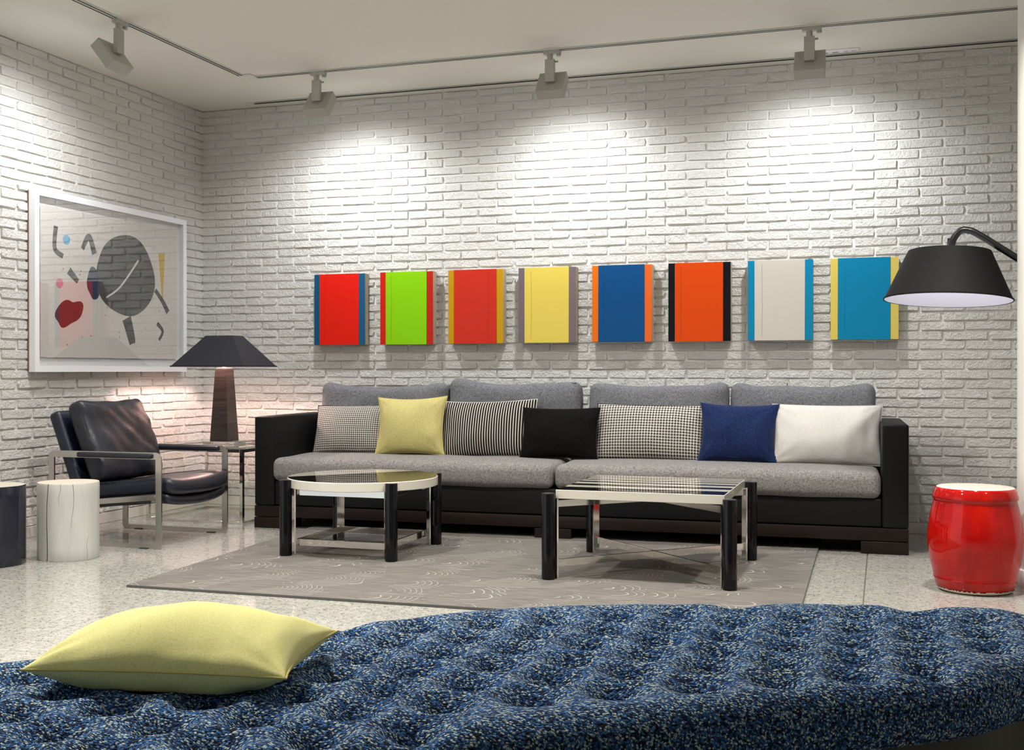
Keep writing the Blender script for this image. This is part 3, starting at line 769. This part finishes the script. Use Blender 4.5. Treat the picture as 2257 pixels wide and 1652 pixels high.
throw('throw_pillow', 2.80, -0.585, ZS, 0.475, 0.315, 0.15, 'black_velvet', 'seam_black', 'plain black pillow in the middle of the sofa', 18, 0, 0.5, .07, 4, wr=.006)
throw('throw_pillow', 3.325, -0.495, ZS, 0.655, 0.335, 0.16, 'houndstooth_wide', 'seam_black', 'large black and white houndstooth pillow left of the blue one', 18, 0, -0.5, .035, 5)
throw('throw_pillow', 3.838, -0.535, ZS, 0.445, 0.345, 0.15, 'blue_linen', 'seam_blue', 'navy blue square pillow on the sofa', 16, -2, -0.8, .10, 6, wr=.009)
throw('throw_pillow', 4.322, -0.515, ZS, 0.595, 0.345, 0.17, 'white_linen', 'seam_white', 'off-white linen pillow by the right sofa arm', 18, 0, -0.3, .045, 7, wr=.009)

# ------------------------------------------------------------------ coffee tables
LR = 0.031
def leg(parent, x, y, h): return obj('leg', cyl(LR, 0, h, x, y, 40, .003), 'black_lacquer', parent)
rt = empty('coffee_table', (2.030, -1.603, 0.0115)); tag(rt, 'round coffee table with cream and black glossy top and four black cylinder legs', 'coffee table')
Rr = 0.392; a_ = 0.2925; TZ = 0.386; TT = 0.046
top = obj('tabletop', lathe([(0.0, TZ - TT), (Rr - .002, TZ - TT), (Rr, TZ - TT + .002), (Rr, TZ - .003), (Rr - .003, TZ), (0, TZ)], 128, False), 'cream_lacquer', rt, 30)
pl = []
P0 = Vector((-0.345, -0.175)); P1 = Vector((0.15, 0.355)); d_ = (P1 - P0).normalized(); nrm = Vector((-d_.y, d_.x)); off = P0.dot(nrm); rr = Rr - 0.006
ang0 = math.atan2(nrm.y, nrm.x); half_ = math.acos(max(-1, min(1, off / rr)))
n_ = 80
pl = [(rr * math.cos(ang0 + half_ + (2 * PI - 2 * half_) * i / n_), rr * math.sin(ang0 + half_ + (2 * PI - 2 * half_) * i / n_)) for i in range(n_ + 1)]
obj('black_panel', prism(pl, TZ - .001, TZ + .0006), 'top_black', top, 30)
for sx_ in (-1, 1):
    for sy_ in (-1, 1):
        x, y = sx_ * a_, sy_ * a_
        leg(rt, x, y, 0.383)
        # polished upright flat bar on the inner side of the leg
        obj('upright', box(-0.004, 0.004, -0.020, 0.020, 0.0, TZ - TT), 'chrome', rt, None, (x - sx_ * .030, y - sy_ * .030, 0), (0, 0, R(45) * (1 if sx_ * sy_ > 0 else -1) + R(90) * 0))
bi = a_ - 0.044
for zz in ((0.046, 0.080), (0.302, 0.336)):
    for k in range(4):
        obj('stretcher' if zz[0] < .1 else 'top_rail', box(-bi, bi, -bi - .005, -bi + .005, zz[0], zz[1], .0008, 1), 'chrome', rt, 30, None, (0, 0, R(90) * k))
sq = empty('coffee_table', (3.594, -1.707, 0.0115)); tag(sq, 'square coffee table with black and cream striped top and crossed chrome bars', 'coffee table')
a2 = 0.404; TZ = 0.400; TT = 0.040; hw = 0.378
top = obj('tabletop', box(-hw, hw, -hw, hw, TZ - TT, TZ, .0015, 1), 'cream_lacquer', sq, 30)
ns = 7; pit = 2 * hw / ns
for f0, f1 in ((0.006, 0.19), (0.31, 0.405), (0.52, 0.578), (0.68, 0.712), (0.80, 0.816), (0.90, 0.908)):
    obj('stripe', box(-hw + .002, hw - .002, -hw + f0 * 2 * hw, -hw + f1 * 2 * hw, TZ - .001, TZ + .0006), 'top_black', top, None)
for sx_ in (-1, 1):
    for sy_ in (-1, 1):
        x, y = sx_ * a2, sy_ * a2
        leg(sq, x, y, 0.386)
        obj('upright', box(-0.004, 0.004, -0.017, 0.017, 0.0, TZ - TT), 'chrome', sq, None, (x - sx_ * .027, y - sy_ * .027, 0), (0, 0, R(45) if sx_ * sy_ > 0 else R(-45)))
Ld = (a2 - .03) * math.sqrt(2)
for zz, nm_ in (((0.052, 0.086), 'cross_stretcher'), ((0.322, 0.352), 'cross_rail')):
    obj(nm_, box(-Ld, Ld, -.0055, .0055, zz[0], zz[1], .0008, 1), 'chrome', sq, 30, None, (0, 0, R(45)))
    for s_ in (-1, 1): obj(nm_, box(*( (0.0058, Ld) if s_ > 0 else (-Ld, -0.0058)), -.0055, .0055, zz[0], zz[1], .0008, 1), 'chrome', sq, 30, None, (0, 0, R(-45)))

# ------------------------------------------------------------------ armchair (faces +x)
ac = empty('armchair', (0.628, -1.556, 0)); tag(ac, 'black leather lounge chair with flat steel frame beside the glass side table', 'armchair')
def rounded_loop(x0, x1, z0, z1, r_, n_=6):
    out = []
    for cx, cz, a0 in ((x1 - r_, z0 + r_, -90), (x1 - r_, z1 - r_, 0), (x0 + r_, z1 - r_, 90), (x0 + r_, z0 + r_, 180)):
        for i in range(n_ + 1):
            t = R(a0 + 90 * i / n_); out.append((cx + r_ * math.cos(t), cz + r_ * math.sin(t)))
    return out
for sy_ in (-1, 1):
    yy = sy_ * 0.318
    lp = rounded_loop(-0.348, 0.340, 0.007, 0.494, 0.022)
    o = obj('side_frame', sweep([(x, yy, z) for x, z in lp], rect(0.036, 0.009), (0, 1, 0), True), 'brushed_steel', ac, 40)
    # section axes: swap so the strap is wide across y
    me = o.data
    for q in (-0.25, 0.25): obj('glide', box(q - .025, q + .025, yy - .014, yy + .014, 0.0, 0.004), 'groove_black', ac)
    obj('arm_pad', soft_box(0.475, 0.046, 0.028, 0.010, (10, 2, 2), 3), 'chair_leather', ac, 180, (0.066, yy, 0.493))
    obj('seat_rail', xf(box(-0.315, 0.325, -0.004, 0.004, -0.015, 0.015, .001, 1), Matrix.Rotation(R(-5.6), 4, 'Y')), 'brushed_steel', ac, 30, (0.0, sy_ * 0.296, 0.243))
    obj('bolt', xf(cyl(0.007, 0, 0.004, 0, 0, 14), Matrix.Rotation(R(90) * (1 if sy_ < 0 else -1), 4, 'X')), 'brushed_steel', ac, 30, (-0.315, sy_ * 0.300, 0.474))
    obj('bolt', xf(cyl(0.007, 0, 0.004, 0, 0, 14), Matrix.Rotation(R(90) * (1 if sy_ < 0 else -1), 4, 'X')), 'brushed_steel', ac, 30, (0.295, sy_ * 0.300, 0.273))
for x_, z_ in ((-0.28, 0.215), (0.30, 0.250)): obj('cross_bar', box(x_ - .012, x_ + .012, -0.314, 0.314, z_ - .006, z_ + .006, .001, 1), 'brushed_steel', ac)
def chairseat(hx, hy, sag, nose):
    def fn(p):
        u, v_ = p.x / hx, p.y / hy
        z = p.z - sag * (1 - v_ * v_) * (0.35 + 0.65 * max(0, u) ** 2)
        z -= nose * max(0, u - 0.55) ** 2 * 2.2
        q = Vector((p.x * 7, p.y * 9, p.z * 7))
        z += 0.004 * noise.noise(q)
        y = p.y + 0.004 * noise.noise(q * 2.2) * (1 if abs(v_) > .9 else 0)
        return (p.x + 0.022 * (1 - v_ * v_) * max(0, u), y, z)
    return fn
sc_ = obj('seat_cushion', soft_box(0.66, 0.572, 0.088, 0.036, (20, 16, 3), 5, chairseat(.33, .286, .022, .030)), ['navy_leather', 'chair_leather'], ac, 180, (0.062, 0, 0.308), (0, R(-6.5), 0))
me = sc_.data
for p in me.polygons: p.material_index = 0 if abs(p.normal.y) > 0.75 else 1
obj('seat_sling', soft_box(0.64, 0.565, 0.056, 0.024, (18, 14, 2), 4, chairseat(.32, .283, .030, .030)), 'chair_leather', ac, 180, (0.052, 0, 0.244), (0, R(-6.0), 0))
for sy_ in (-1, 1):
    pth = [(-0.31 + .6 * i / 12, sy_ * 0.281, 0.043 - 0.004 * max(0, i - 9)) for i in range(13)]
    obj('welt', tube(pth, 0.0028, 6, False), 'chair_leather', sc_)
lean = R(-21)
obj('backrest', soft_box(0.075, 0.575, 0.50, 0.026, (2, 14, 12), 4, lambda p: (p.x + .006 * (1 - (p.y / .287) ** 2), p.y, p.z)), 'navy_leather', ac, 180, (-0.282, 0, 0.485), (0, lean, 0))
def bcush(p):
    u, v_ = p.y / .283, p.z / .235
    q = Vector((p.x * 4, p.y * 6, p.z * 6)); q2 = Vector((p.y * 16 + p.z * 14, p.z * 5 - p.y * 5, p.x * 3))
    b_ = (1 - u ** 4) * (1 - v_ ** 4)
    fold = 0.010 * noise.noise(q2) * (1.2 - b_ * .6) + .014 * noise.noise(q)
    x = p.x + (math.copysign(0.024 * b_, p.x) + (fold if p.x > 0 else 0))
    return (x, p.y - .012 * (1 - abs(u)) * 0 + .005 * noise.noise(q), p.z - (.014 * (1 - u * u) * max(0, v_) ** 2) + .010 * noise.noise(Vector((p.y * 9, 1, 2))) * max(0, v_))
bc_ = obj('back_cushion', soft_box(0.105, 0.566, 0.47, 0.040, (3, 24, 22), 5, bcush), 'chair_leather', ac, 180, (-0.163, 0, 0.560), (0, lean, 0))
for sx_ in (-1, 1):
    pth = [(sx_ * 0.036, sy2 * 0.272, zz) for sy2, zz in [(-1, -.20 + .4 * i / 10) for i in range(11)] + [(-1 + 2 * i / 10, .222 - .012 * (1 - (2 * i / 10 - 1) ** 2)) for i in range(1, 10)] + [(1, .20 - .4 * i / 10) for i in range(11)]]
    obj('welt', tube(pth, 0.0032, 6, False, (1, 0, 0)), 'chair_leather', bc_)

# ------------------------------------------------------------------ glass side table
gt = empty('side_table', (0.510, -0.530, 0)); tag(gt, 'square glass side table with thin chrome tube frame in the corner', 'side table')
gx, gy, tb = 0.340, 0.330, 0.011
for sx_ in (-1, 1):
    for sy_ in (-1, 1): obj('leg', box(-tb, tb, -tb, tb, 0, 0.462, .001, 1), 'chrome', gt, 30, (sx_ * gx, sy_ * gy, 0))
for zz, nm_ in ((0.0, 'floor_rail'), (0.440, 'top_rail')):
    for s_ in (-1, 1):
        obj(nm_, box(-gx + tb, gx - tb, s_ * gy - tb, s_ * gy + tb, zz, zz + .022 * (1 if zz else .6), .001, 1), 'chrome', gt)
        obj(nm_, box(s_ * gx - tb, s_ * gx + tb, -gy + tb, gy - tb, zz, zz + .022 * (1 if zz else .6), .001, 1), 'chrome', gt)
obj('glass_top', box(-gx - .012, gx + .012, -gy - .012, gy + .012, 0.4622, 0.474, .0015, 1), 'table_glass', gt)

# ------------------------------------------------------------------ table lamp
tl = empty('table_lamp', (0.545, -0.575, 0.4742)); tag(tl, 'table lamp with black pyramid shade and tapered wood obelisk base on glass table', 'table lamp')
obj('foot_plate', box(-0.100, 0.100, -0.100, 0.100, 0.0, 0.018, .002, 1), 'acrylic', tl)
def frustum(a0, b0, a1, b1, z0, z1):
    V = [(-a0, -b0, z0), (a0, -b0, z0), (a0, b0, z0), (-a0, b0, z0), (-a1, -b1, z1), (a1, -b1, z1), (a1, b1, z1), (-a1, b1, z1)]
    return V, [(3, 2, 1, 0), (4, 5, 6, 7), (0, 1, 5, 4), (1, 2, 6, 5), (2, 3, 7, 6), (3, 0, 4, 7)]
bd = obj('obelisk_base', frustum(0.066, 0.066, 0.042, 0.042, 0.0185, 0.485), 'lamp_veneer', tl, 20)
obj('cap', box(-.038, .038, -.038, .038, 0.485, 0.492, .001, 1), 'brushed_steel', tl)
obj('socket', cyl(0.014, 0.492, 0.545, 0, 0, 20), 'brushed_steel', tl)
obj('bulb', mv(lathe([(0.0, 0.0), (0.012, 0.0), (0.022, 0.025), (0.026, 0.045), (0.020, 0.066), (0.0, 0.075)], 20, False), 0, 0, 0.545), 'bulb', tl, 180)
def shade_shell(a0, b0, a1, b1, z0, z1, off):
    V = [(-a0, -b0, z0), (a0, -b0, z0), (a0, b0, z0), (-a0, b0, z0), (-a1, -b1, z1), (a1, -b1, z1), (a1, b1, z1), (-a1, b1, z1)]
    V += [(x - math.copysign(off, x), y - math.copysign(off, y), z) for x, y, z in V]
    F = []; mi = []
    for i in range(4):
        j = (i + 1) % 4
        F.append((i, j, 4 + j, 4 + i)); mi.append(0)
        F.append((8 + j, 8 + i, 12 + i, 12 + j)); mi.append(1)
        F.append((i, 8 + i, 8 + j, j)); mi.append(0); F.append((4 + i, 4 + j, 12 + j, 12 + i)); mi.append(0)
    return V, F, mi
z0_, z1_ = 0.500, 0.700
sh = obj('shade', shade_shell(0.268, 0.205, 0.100, 0.062, z0_, z1_, 0.004), ['shade_navy', 'shade_inner_warm'], tl, 20)
obj('shade_trim', sweep([(-.268, -.205, z0_ + .002), (.268, -.205, z0_ + .002), (.268, .205, z0_ + .002), (-.268, .205, z0_ + .002)], rect(.005, .008), (0, 0, 1), True), 'shade_navy', sh, 20)
obj('shade_lid', box(-0.097, 0.097, -0.059, 0.059, z1_ - .006, z1_ - .003), 'shade_navy', sh)
obj('shade_spider', join(box(-.10, .10, -.002, .002, z1_ - .012, z1_ - .008), cyl(.004, .60, z1_ - .008, 0, 0, 10)), 'brushed_steel', tl)
cp = catmull([(0.06, 0.10, 0.006), (0.13, 0.14, 0.012), (0.21, 0.13, 0.018), (0.235, 0.19, 0.014), (0.16, 0.23, 0.006), (0.06, 0.24, 0.004)], 8, False)
obj('power_cord', tube(cp, 0.0028, 6), 'lamp_metal', tl)
add_light('table_lamp_glow', 'POINT', (0.545, -0.575, 0.4742 + 0.638), 30.0, (1.0, 0.71, 0.64), shadow_soft_size=0.03)

# ------------------------------------------------------------------ stumps
def stump(name, r_, h_, mat, endm, loc, seed, label, flute=0.0):
    rnd = random.Random(seed); ph = [rnd.uniform(0, 6.28) for _ in range(4)]; n_ = 96
    t = empty(name, loc); tag(t, label, 'stump stool', 'tree stump stools')
    def rad(th, z): return r_ * (1 + 0.022 * math.sin(2 * th + ph[0]) + 0.014 * math.sin(3 * th + ph[1] + z) + flute * math.sin(9 * th + ph[2]) + 0.006 * math.sin(z * 9 + ph[3]) + 0.010 * (h_ - z) / h_)
    zs = [0.0, 0.004, 0.06, .13, .2, .27, .33, h_ - .006, h_]; V = []; F = []
    for k, z in enumerate(zs):
        f_ = 0.985 if k in (0, len(zs) - 1) else 1
        for i in range(n_):
            th = 2 * PI * i / n_; q = rad(th, z) * f_; V.append((q * math.cos(th), q * math.sin(th), z))
    for k in range(len(zs) - 1):
        for i in range(n_): j = (i + 1) % n_; F.append((k * n_ + i, k * n_ + j, (k + 1) * n_ + j, (k + 1) * n_ + i))
    F.append(tuple(range(n_))[::-1])
    obj('trunk', (V, F), mat, t, 60)
    obj('cut_top', prism([(rad(2 * PI * i / n_, h_) * .984 * math.cos(2 * PI * i / n_), rad(2 * PI * i / n_, h_) * .984 * math.sin(2 * PI * i / n_)) for i in range(n_)], h_ - .004, h_ + .0006), endm, t, 30)
    return t, rad
st1, rad = stump('stump_stool', 0.1475, 0.384, 'stump_white', 'stump_end', (0.688, -2.235, 0), 3, 'white painted tree stump stool with a long vertical crack')
def crack(parent, rad, th0, z0, z1, w0, w1, seed, name='crack'):
    rnd = random.Random(seed); V, F = [], []; k_ = 18
    for i in range(k_ + 1):
        z = z0 + (z1 - z0) * i / k_; th = th0 + 0.045 * math.sin(i * .35 + seed) * .6 + rnd.uniform(-.004, .004) + (i / k_) * .05
        w_ = (w0 + (w1 - w0) * i / k_) / 2 / 0.15
        for s_ in (-1, 1):
            q = rad(th, z) + .0006; V.append((q * math.cos(th + s_ * w_), q * math.sin(th + s_ * w_), z))
        q = rad(th, z) - .003
        for s_ in (1, -1): V.append((q * math.cos(th + s_ * w_), q * math.sin(th + s_ * w_), z))
    for i in range(k_):
        for j in range(4): F.append((4 * i + j, 4 * i + (j + 1) % 4, 4 * i + 4 + (j + 1) % 4, 4 * i + 4 + j))
    F += [(0, 1, 2, 3), (4 * k_, 4 * k_ + 3, 4 * k_ + 2, 4 * k_ + 1)]
    obj(name, (V, F), 'stump_crack', parent, None)
vang = math.atan2(-7.018 + 2.235, 4.623 - 0.688)
crack(st1, rad, vang - 0.80, 0.002, 0.3835, 0.0058, 0.0040, 1)
crack(st1, rad, vang + 0.10, 0.16, 0.3835, 0.0004, 0.0020, 4)
crack(st1, rad, vang + 0.58, 0.01, 0.12, 0.0010, 0.0004, 7)
crack(st1, rad, vang - 0.32, 0.28, 0.3835, 0.0003, 0.0012, 9)
st2, rad2 = stump('stump_stool', 0.150, 0.388, 'stump_navy', 'stump_end_pale', (0.468, -2.52, 0), 8, 'glossy navy black tree stump stool at the left edge', 0.012)

# ------------------------------------------------------------------ red garden stool
gs = empty('garden_stool', (5.000, -1.722, 0)); tag(gs, 'glossy red ceramic drum stool in front of the white column', 'stool')
prof = [(0.150, 0.012), (0.160, 0.020), (0.166, 0.038), (0.168, 0.052), (0.1715, 0.055), (0.170, 0.060), (0.176, 0.090), (0.187, 0.140), (0.1935, 0.190), (0.1955, 0.225), (0.1935, 0.262), (0.187, 0.310), (0.178, 0.352), (0.1705, 0.383),
        (0.1690, 0.392), (0.1735, 0.396), (0.1750, 0.402), (0.1730, 0.412), (0.167, 0.432), (0.1625, 0.441), (0.157, 0.4455)]
obj('body', lathe(prof, 96, False), 'red_glaze', gs, 60)
obj('top', lathe([(0.158, 0.4448), (0.155, 0.4468), (0.10, 0.4482), (0.0, 0.4486)], 96, False), 'stool_top', gs, 60)
rnd = random.Random(2); V = []; F = []; n_ = 160
for k, (r_, z) in enumerate(((0.146, 0.004), (0.1545, 0.008), (0.1575, 0.0155))):
    for i in range(n_): V.append((r_ * math.cos(2 * PI * i / n_), r_ * math.sin(2 * PI * i / n_), z + (rnd.uniform(-.003, .003) if k == 2 else 0)))
for k in range(2):
    for i in range(n_): j = (i + 1) % n_; F.append((k * n_ + i, k * n_ + j, (k + 1) * n_ + j, (k + 1) * n_ + i))
obj('bare_foot_rim', (V, F), 'bisque', gs, 60)
obj('shadow_gap_pad', cyl(0.140, 0.0, 0.012, 0, 0, 48), 'groove_black', gs).name = 'shadow_gap_disc'  # black disc standing in for the shade under the foot rim

# ------------------------------------------------------------------ arc floor lamp
LY = -1.15
fp = empty('floor_lamp', (5.95, LY, 0)); tag(fp, 'arc floor lamp with a big black drum shade hanging over the right painting', 'floor lamp')
def shade_cone(r0, r1, h_, off, n_=72):
    V, F, mi = [], [], []
    rings = [(r0, 0), (r1, h_), (r1 - off, h_), (r0 - off, 0)]
    for r_, z in rings:
        for i in range(n_): V.append((r_ * math.cos(2 * PI * i / n_), r_ * math.sin(2 * PI * i / n_), z))
    for k in range(4):
        k2 = (k + 1) % 4
        for i in range(n_): j = (i + 1) % n_; F.append((k * n_ + i, k * n_ + j, k2 * n_ + j, k2 * n_ + i)); mi.append(1 if k == 2 else 0)
    return V, F, mi
SHX, SHZ = 4.916, 1.284
shd = obj('shade', shade_cone(0.294, 0.190, 0.236, 0.003), ['shade_black', 'shade_inner_white'], fp, 60)
shd.location = (SHX - 5.95, 0, SHZ + .004); shd.rotation_euler = (R(-3.6), R(2.0), 0)
obj('shade_rim', mv(sweep([(0.2945 * math.cos(2 * PI * i / 72), 0.2945 * math.sin(2 * PI * i / 72), 0.002) for i in range(72)], rect(.004, .007), (0, 0, 1), True), 0, 0, 0), 'shade_black', shd)
obj('diffuser', lathe([(0.0, 0.228), (0.185, 0.228), (0.185, 0.231), (0.0, 0.231)], 64, False), 'shade_inner_white', shd)
obj('bulb', mv(lathe([(0.0, 0.075), (0.012, 0.072), (0.026, 0.05), (0.028, 0.03), (0.018, 0.0), (0.0, -0.002)], 20, False), 0, 0, 0.145), 'bulb_cool', shd, 180)
obj('stem', cyl(0.011, 0.215, 0.30, 0, 0, 16), 'lamp_metal', shd)
# boom: rises from the shade, bends over and slopes down to the pole
bx_ = SHX - 5.95
bp = catmull([(bx_ + .016, .005, SHZ + .262), (bx_ + .028, .004, SHZ + .302), (bx_ + .056, .003, SHZ + .336), (bx_ + .092, .002, SHZ + .338), (bx_ + .150, 0, SHZ + .308), (bx_ + .40, 0, SHZ + .135), (0.20, 0, 0.86)], 10, False)
obj('boom', tube(bp, 0.0165, 16, False, (0, 1, 0)), 'lamp_metal', fp, 60)
obj('pole', cyl(0.015, 0.02, 1.12, 0, 0.0, 20), 'lamp_metal', fp)
obj('pivot', xf(cyl(0.03, -.03, .03, 0, 0, 24, .003), Matrix.Rotation(R(90), 4, 'X')), 'lamp_metal', fp, 40, (0.0, 0, 1.005))
obj('counterweight', cyl(0.035, -.06, .06, 0, 0, 24, .004), 'lamp_metal', fp, 40, (0.235, 0, 0.835), (0, R(125), 0))
obj('base', lathe([(0.0, 0.0), (0.165, 0.0), (0.168, 0.004), (0.168, 0.018), (0.160, 0.024), (0.0, 0.026)], 64, False), 'lamp_metal', fp)
add_light('floor_lamp_glow', 'POINT', (SHX, LY, SHZ + 0.15), 1.2, (0.90, 0.90, 1.0), shadow_soft_size=0.04)

# ------------------------------------------------------------------ tufted daybed in the foreground
db = empty('daybed', (4.0, -5.2, 0)); tag(db, 'large rounded daybed upholstered in tufted blue flecked boucle in the foreground', 'daybed')
bpts = [(3.20, -5.475), (3.61, -5.045), (3.87, -4.80), (4.13, -4.665), (4.40, -4.572), (4.67, -4.503), (4.90, -4.475), (5.07, -4.505), (5.155, -4.61), (5.12, -4.735), (4.99, -4.845), (4.85, -4.955), (4.77, -5.062), (4.64, -5.17), (4.49, -5.28), (4.29, -5.445), (4.03, -5.645), (3.72, -5.87), (3.42, -6.06), (3.10, -6.18), (2.84, -6.10), (2.76, -5.92), (2.92, -5.70)]
BC = np.array([(q.x, q.y) for q in catmull([Vector((x, y, 0)) for x, y in bpts], 40)])
# resample evenly
seg = np.linalg.norm(np.roll(BC, -1, 0) - BC, axis=1); cum = np.concatenate([[0], np.cumsum(seg)]); NB = 760
tt = np.linspace(0, cum[-1], NB, endpoint=False); ext = np.vstack([BC, BC[:1]])
BD_ = np.stack([np.interp(tt, cum, ext[:, 0]), np.interp(tt, cum, ext[:, 1])], 1)
for _ in range(12): BD_ = 0.5 * BD_ + 0.25 * (np.roll(BD_, 1, 0) + np.roll(BD_, -1, 0))
C0 = np.array([3.98, -5.21]); NS = 120
ss = np.concatenate([np.linspace(0, 0.90, NS - 34), 0.90 + 0.10 * np.sin(np.linspace(0, PI / 2, 35))[1:]])
grid = C0[None, None, :] + ss[:, None, None] * (BD_ - C0)[None, :, :]
P = grid.reshape(-1, 2)
tang = np.roll(BD_, -1, 0) - np.roll(BD_, 1, 0); tang /= np.linalg.norm(tang, axis=1)[:, None]; nout = np.stack([tang[:, 1], -tang[:, 0]], 1)
if ((BD_ - C0) * nout).sum() < 0: nout = -nout
dist = np.empty(len(P))
for k in range(0, len(P), 4000):
    dd = P[k:k + 4000, None, :] - BD_[None, ::2, :]; dist[k:k + 4000] = np.sqrt((dd ** 2).sum(2).min(1))
lat = []
for i in range(-16, 16):
    for j in range(-16, 16):
        q = np.array([4.007 + .1135 * i, -5.464 + .0705 * i + .117 * j])
        lat.append(q)
lat = np.array(lat); keep = []
for q in lat:
    d = np.sqrt(((BD_ - q) ** 2).sum(1)).min()
    # inside test by winding
    ang = np.arctan2(BD_[:, 1] - q[1], BD_[:, 0] - q[0]); da = np.diff(np.concatenate([ang, ang[:1]])); da = (da + PI) % (2 * PI) - PI
    if abs(da.sum()) > 3 and d > 0.062: keep.append(q)
lat = np.array(keep)
dl = np.full(len(P), 9.0)
for q in lat: dl = np.minimum(dl, np.sqrt(((P - q) ** 2).sum(1)))
ZT, RE = 0.462, 0.045
edge = np.clip(dist, 0, RE); z = ZT - RE + np.sqrt(np.maximum(0, RE ** 2 - (RE - edge) ** 2))
dim = -0.064 * np.exp(-(dl / 0.030) ** 1.4) - 0.004 * np.exp(-(dl / 0.008) ** 2)
puff = 0.006 * np.clip(dl / 0.06, 0, 1)
z = z + dim + puff * np.clip(dist / .05, 0, 1)
V = [(p[0] - 4.0, p[1] + 5.2, zz) for p, zz in zip(P, z)]; F = []
nr = NS
cnt = len(ss)
for a0 in range(1, cnt - 1):
    for b0 in range(NB):
        b1 = (b0 + 1) % NB; F.append((a0 * NB + b0, (a0 + 1) * NB + b0, (a0 + 1) * NB + b1, a0 * NB + b1))
for b0 in range(NB): F.append((0, NB + b0, NB + (b0 + 1) % NB))
last = (cnt - 1) * NB
zs_ = [0.410, 0.402, 0.394, 0.386, 0.378, 0.370, 0.366]; bul = [.003, .005, .006, .006, .005, .002, -.003]
zl = z[last:]
for k, (z_, b_) in enumerate(zip(zs_, bul)):
    base_i = len(V)
    for q, nn in zip(BD_, nout): V.append((q[0] - 4.0 + nn[0] * b_, q[1] + 5.2 + nn[1] * b_, z_))
    for b0 in range(NB): b1 = (b0 + 1) % NB; F.append((last + b0, base_i + b0, base_i + b1, last + b1))
    last = base_i
F.append(tuple(last + b0 for b0 in range(NB)))
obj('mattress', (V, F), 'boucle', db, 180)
inn = BD_ - nout * 0.006
obj('base', prism([(q[0] - 4.0, q[1] + 5.2) for q in inn[::4]], 0.03, 0.3655), 'daybed_base', db, 40)
inn2 = BD_ - nout * 0.06
obj('plinth', prism([(q[0] - 4.0, q[1] + 5.2) for q in inn2[::4]], 0.0, 0.03), 'daybed_base', db, 40)
# lemon cushion on it
vf, ring_ = pillow(0.415, 0.285, 0.142, 44, 0.085, 0, 0.0045, 11, 0.52, 0.036)
lp_ = obj('cushion', vf, 'lemon_linen', None, 180)
lp_.matrix_world = Matrix.Translation((3.556, -5.436, 0.499)) @ Matrix.Rotation(R(11.5), 4, 'Z') @ Matrix.Rotation(R(1.0), 4, 'X')
tag(lp_, 'pale lemon yellow cushion lying on the blue daybed', 'cushion')
obj('seam', tube(ring_, 0.0016, 6, True), 'seam_yellow', lp_)
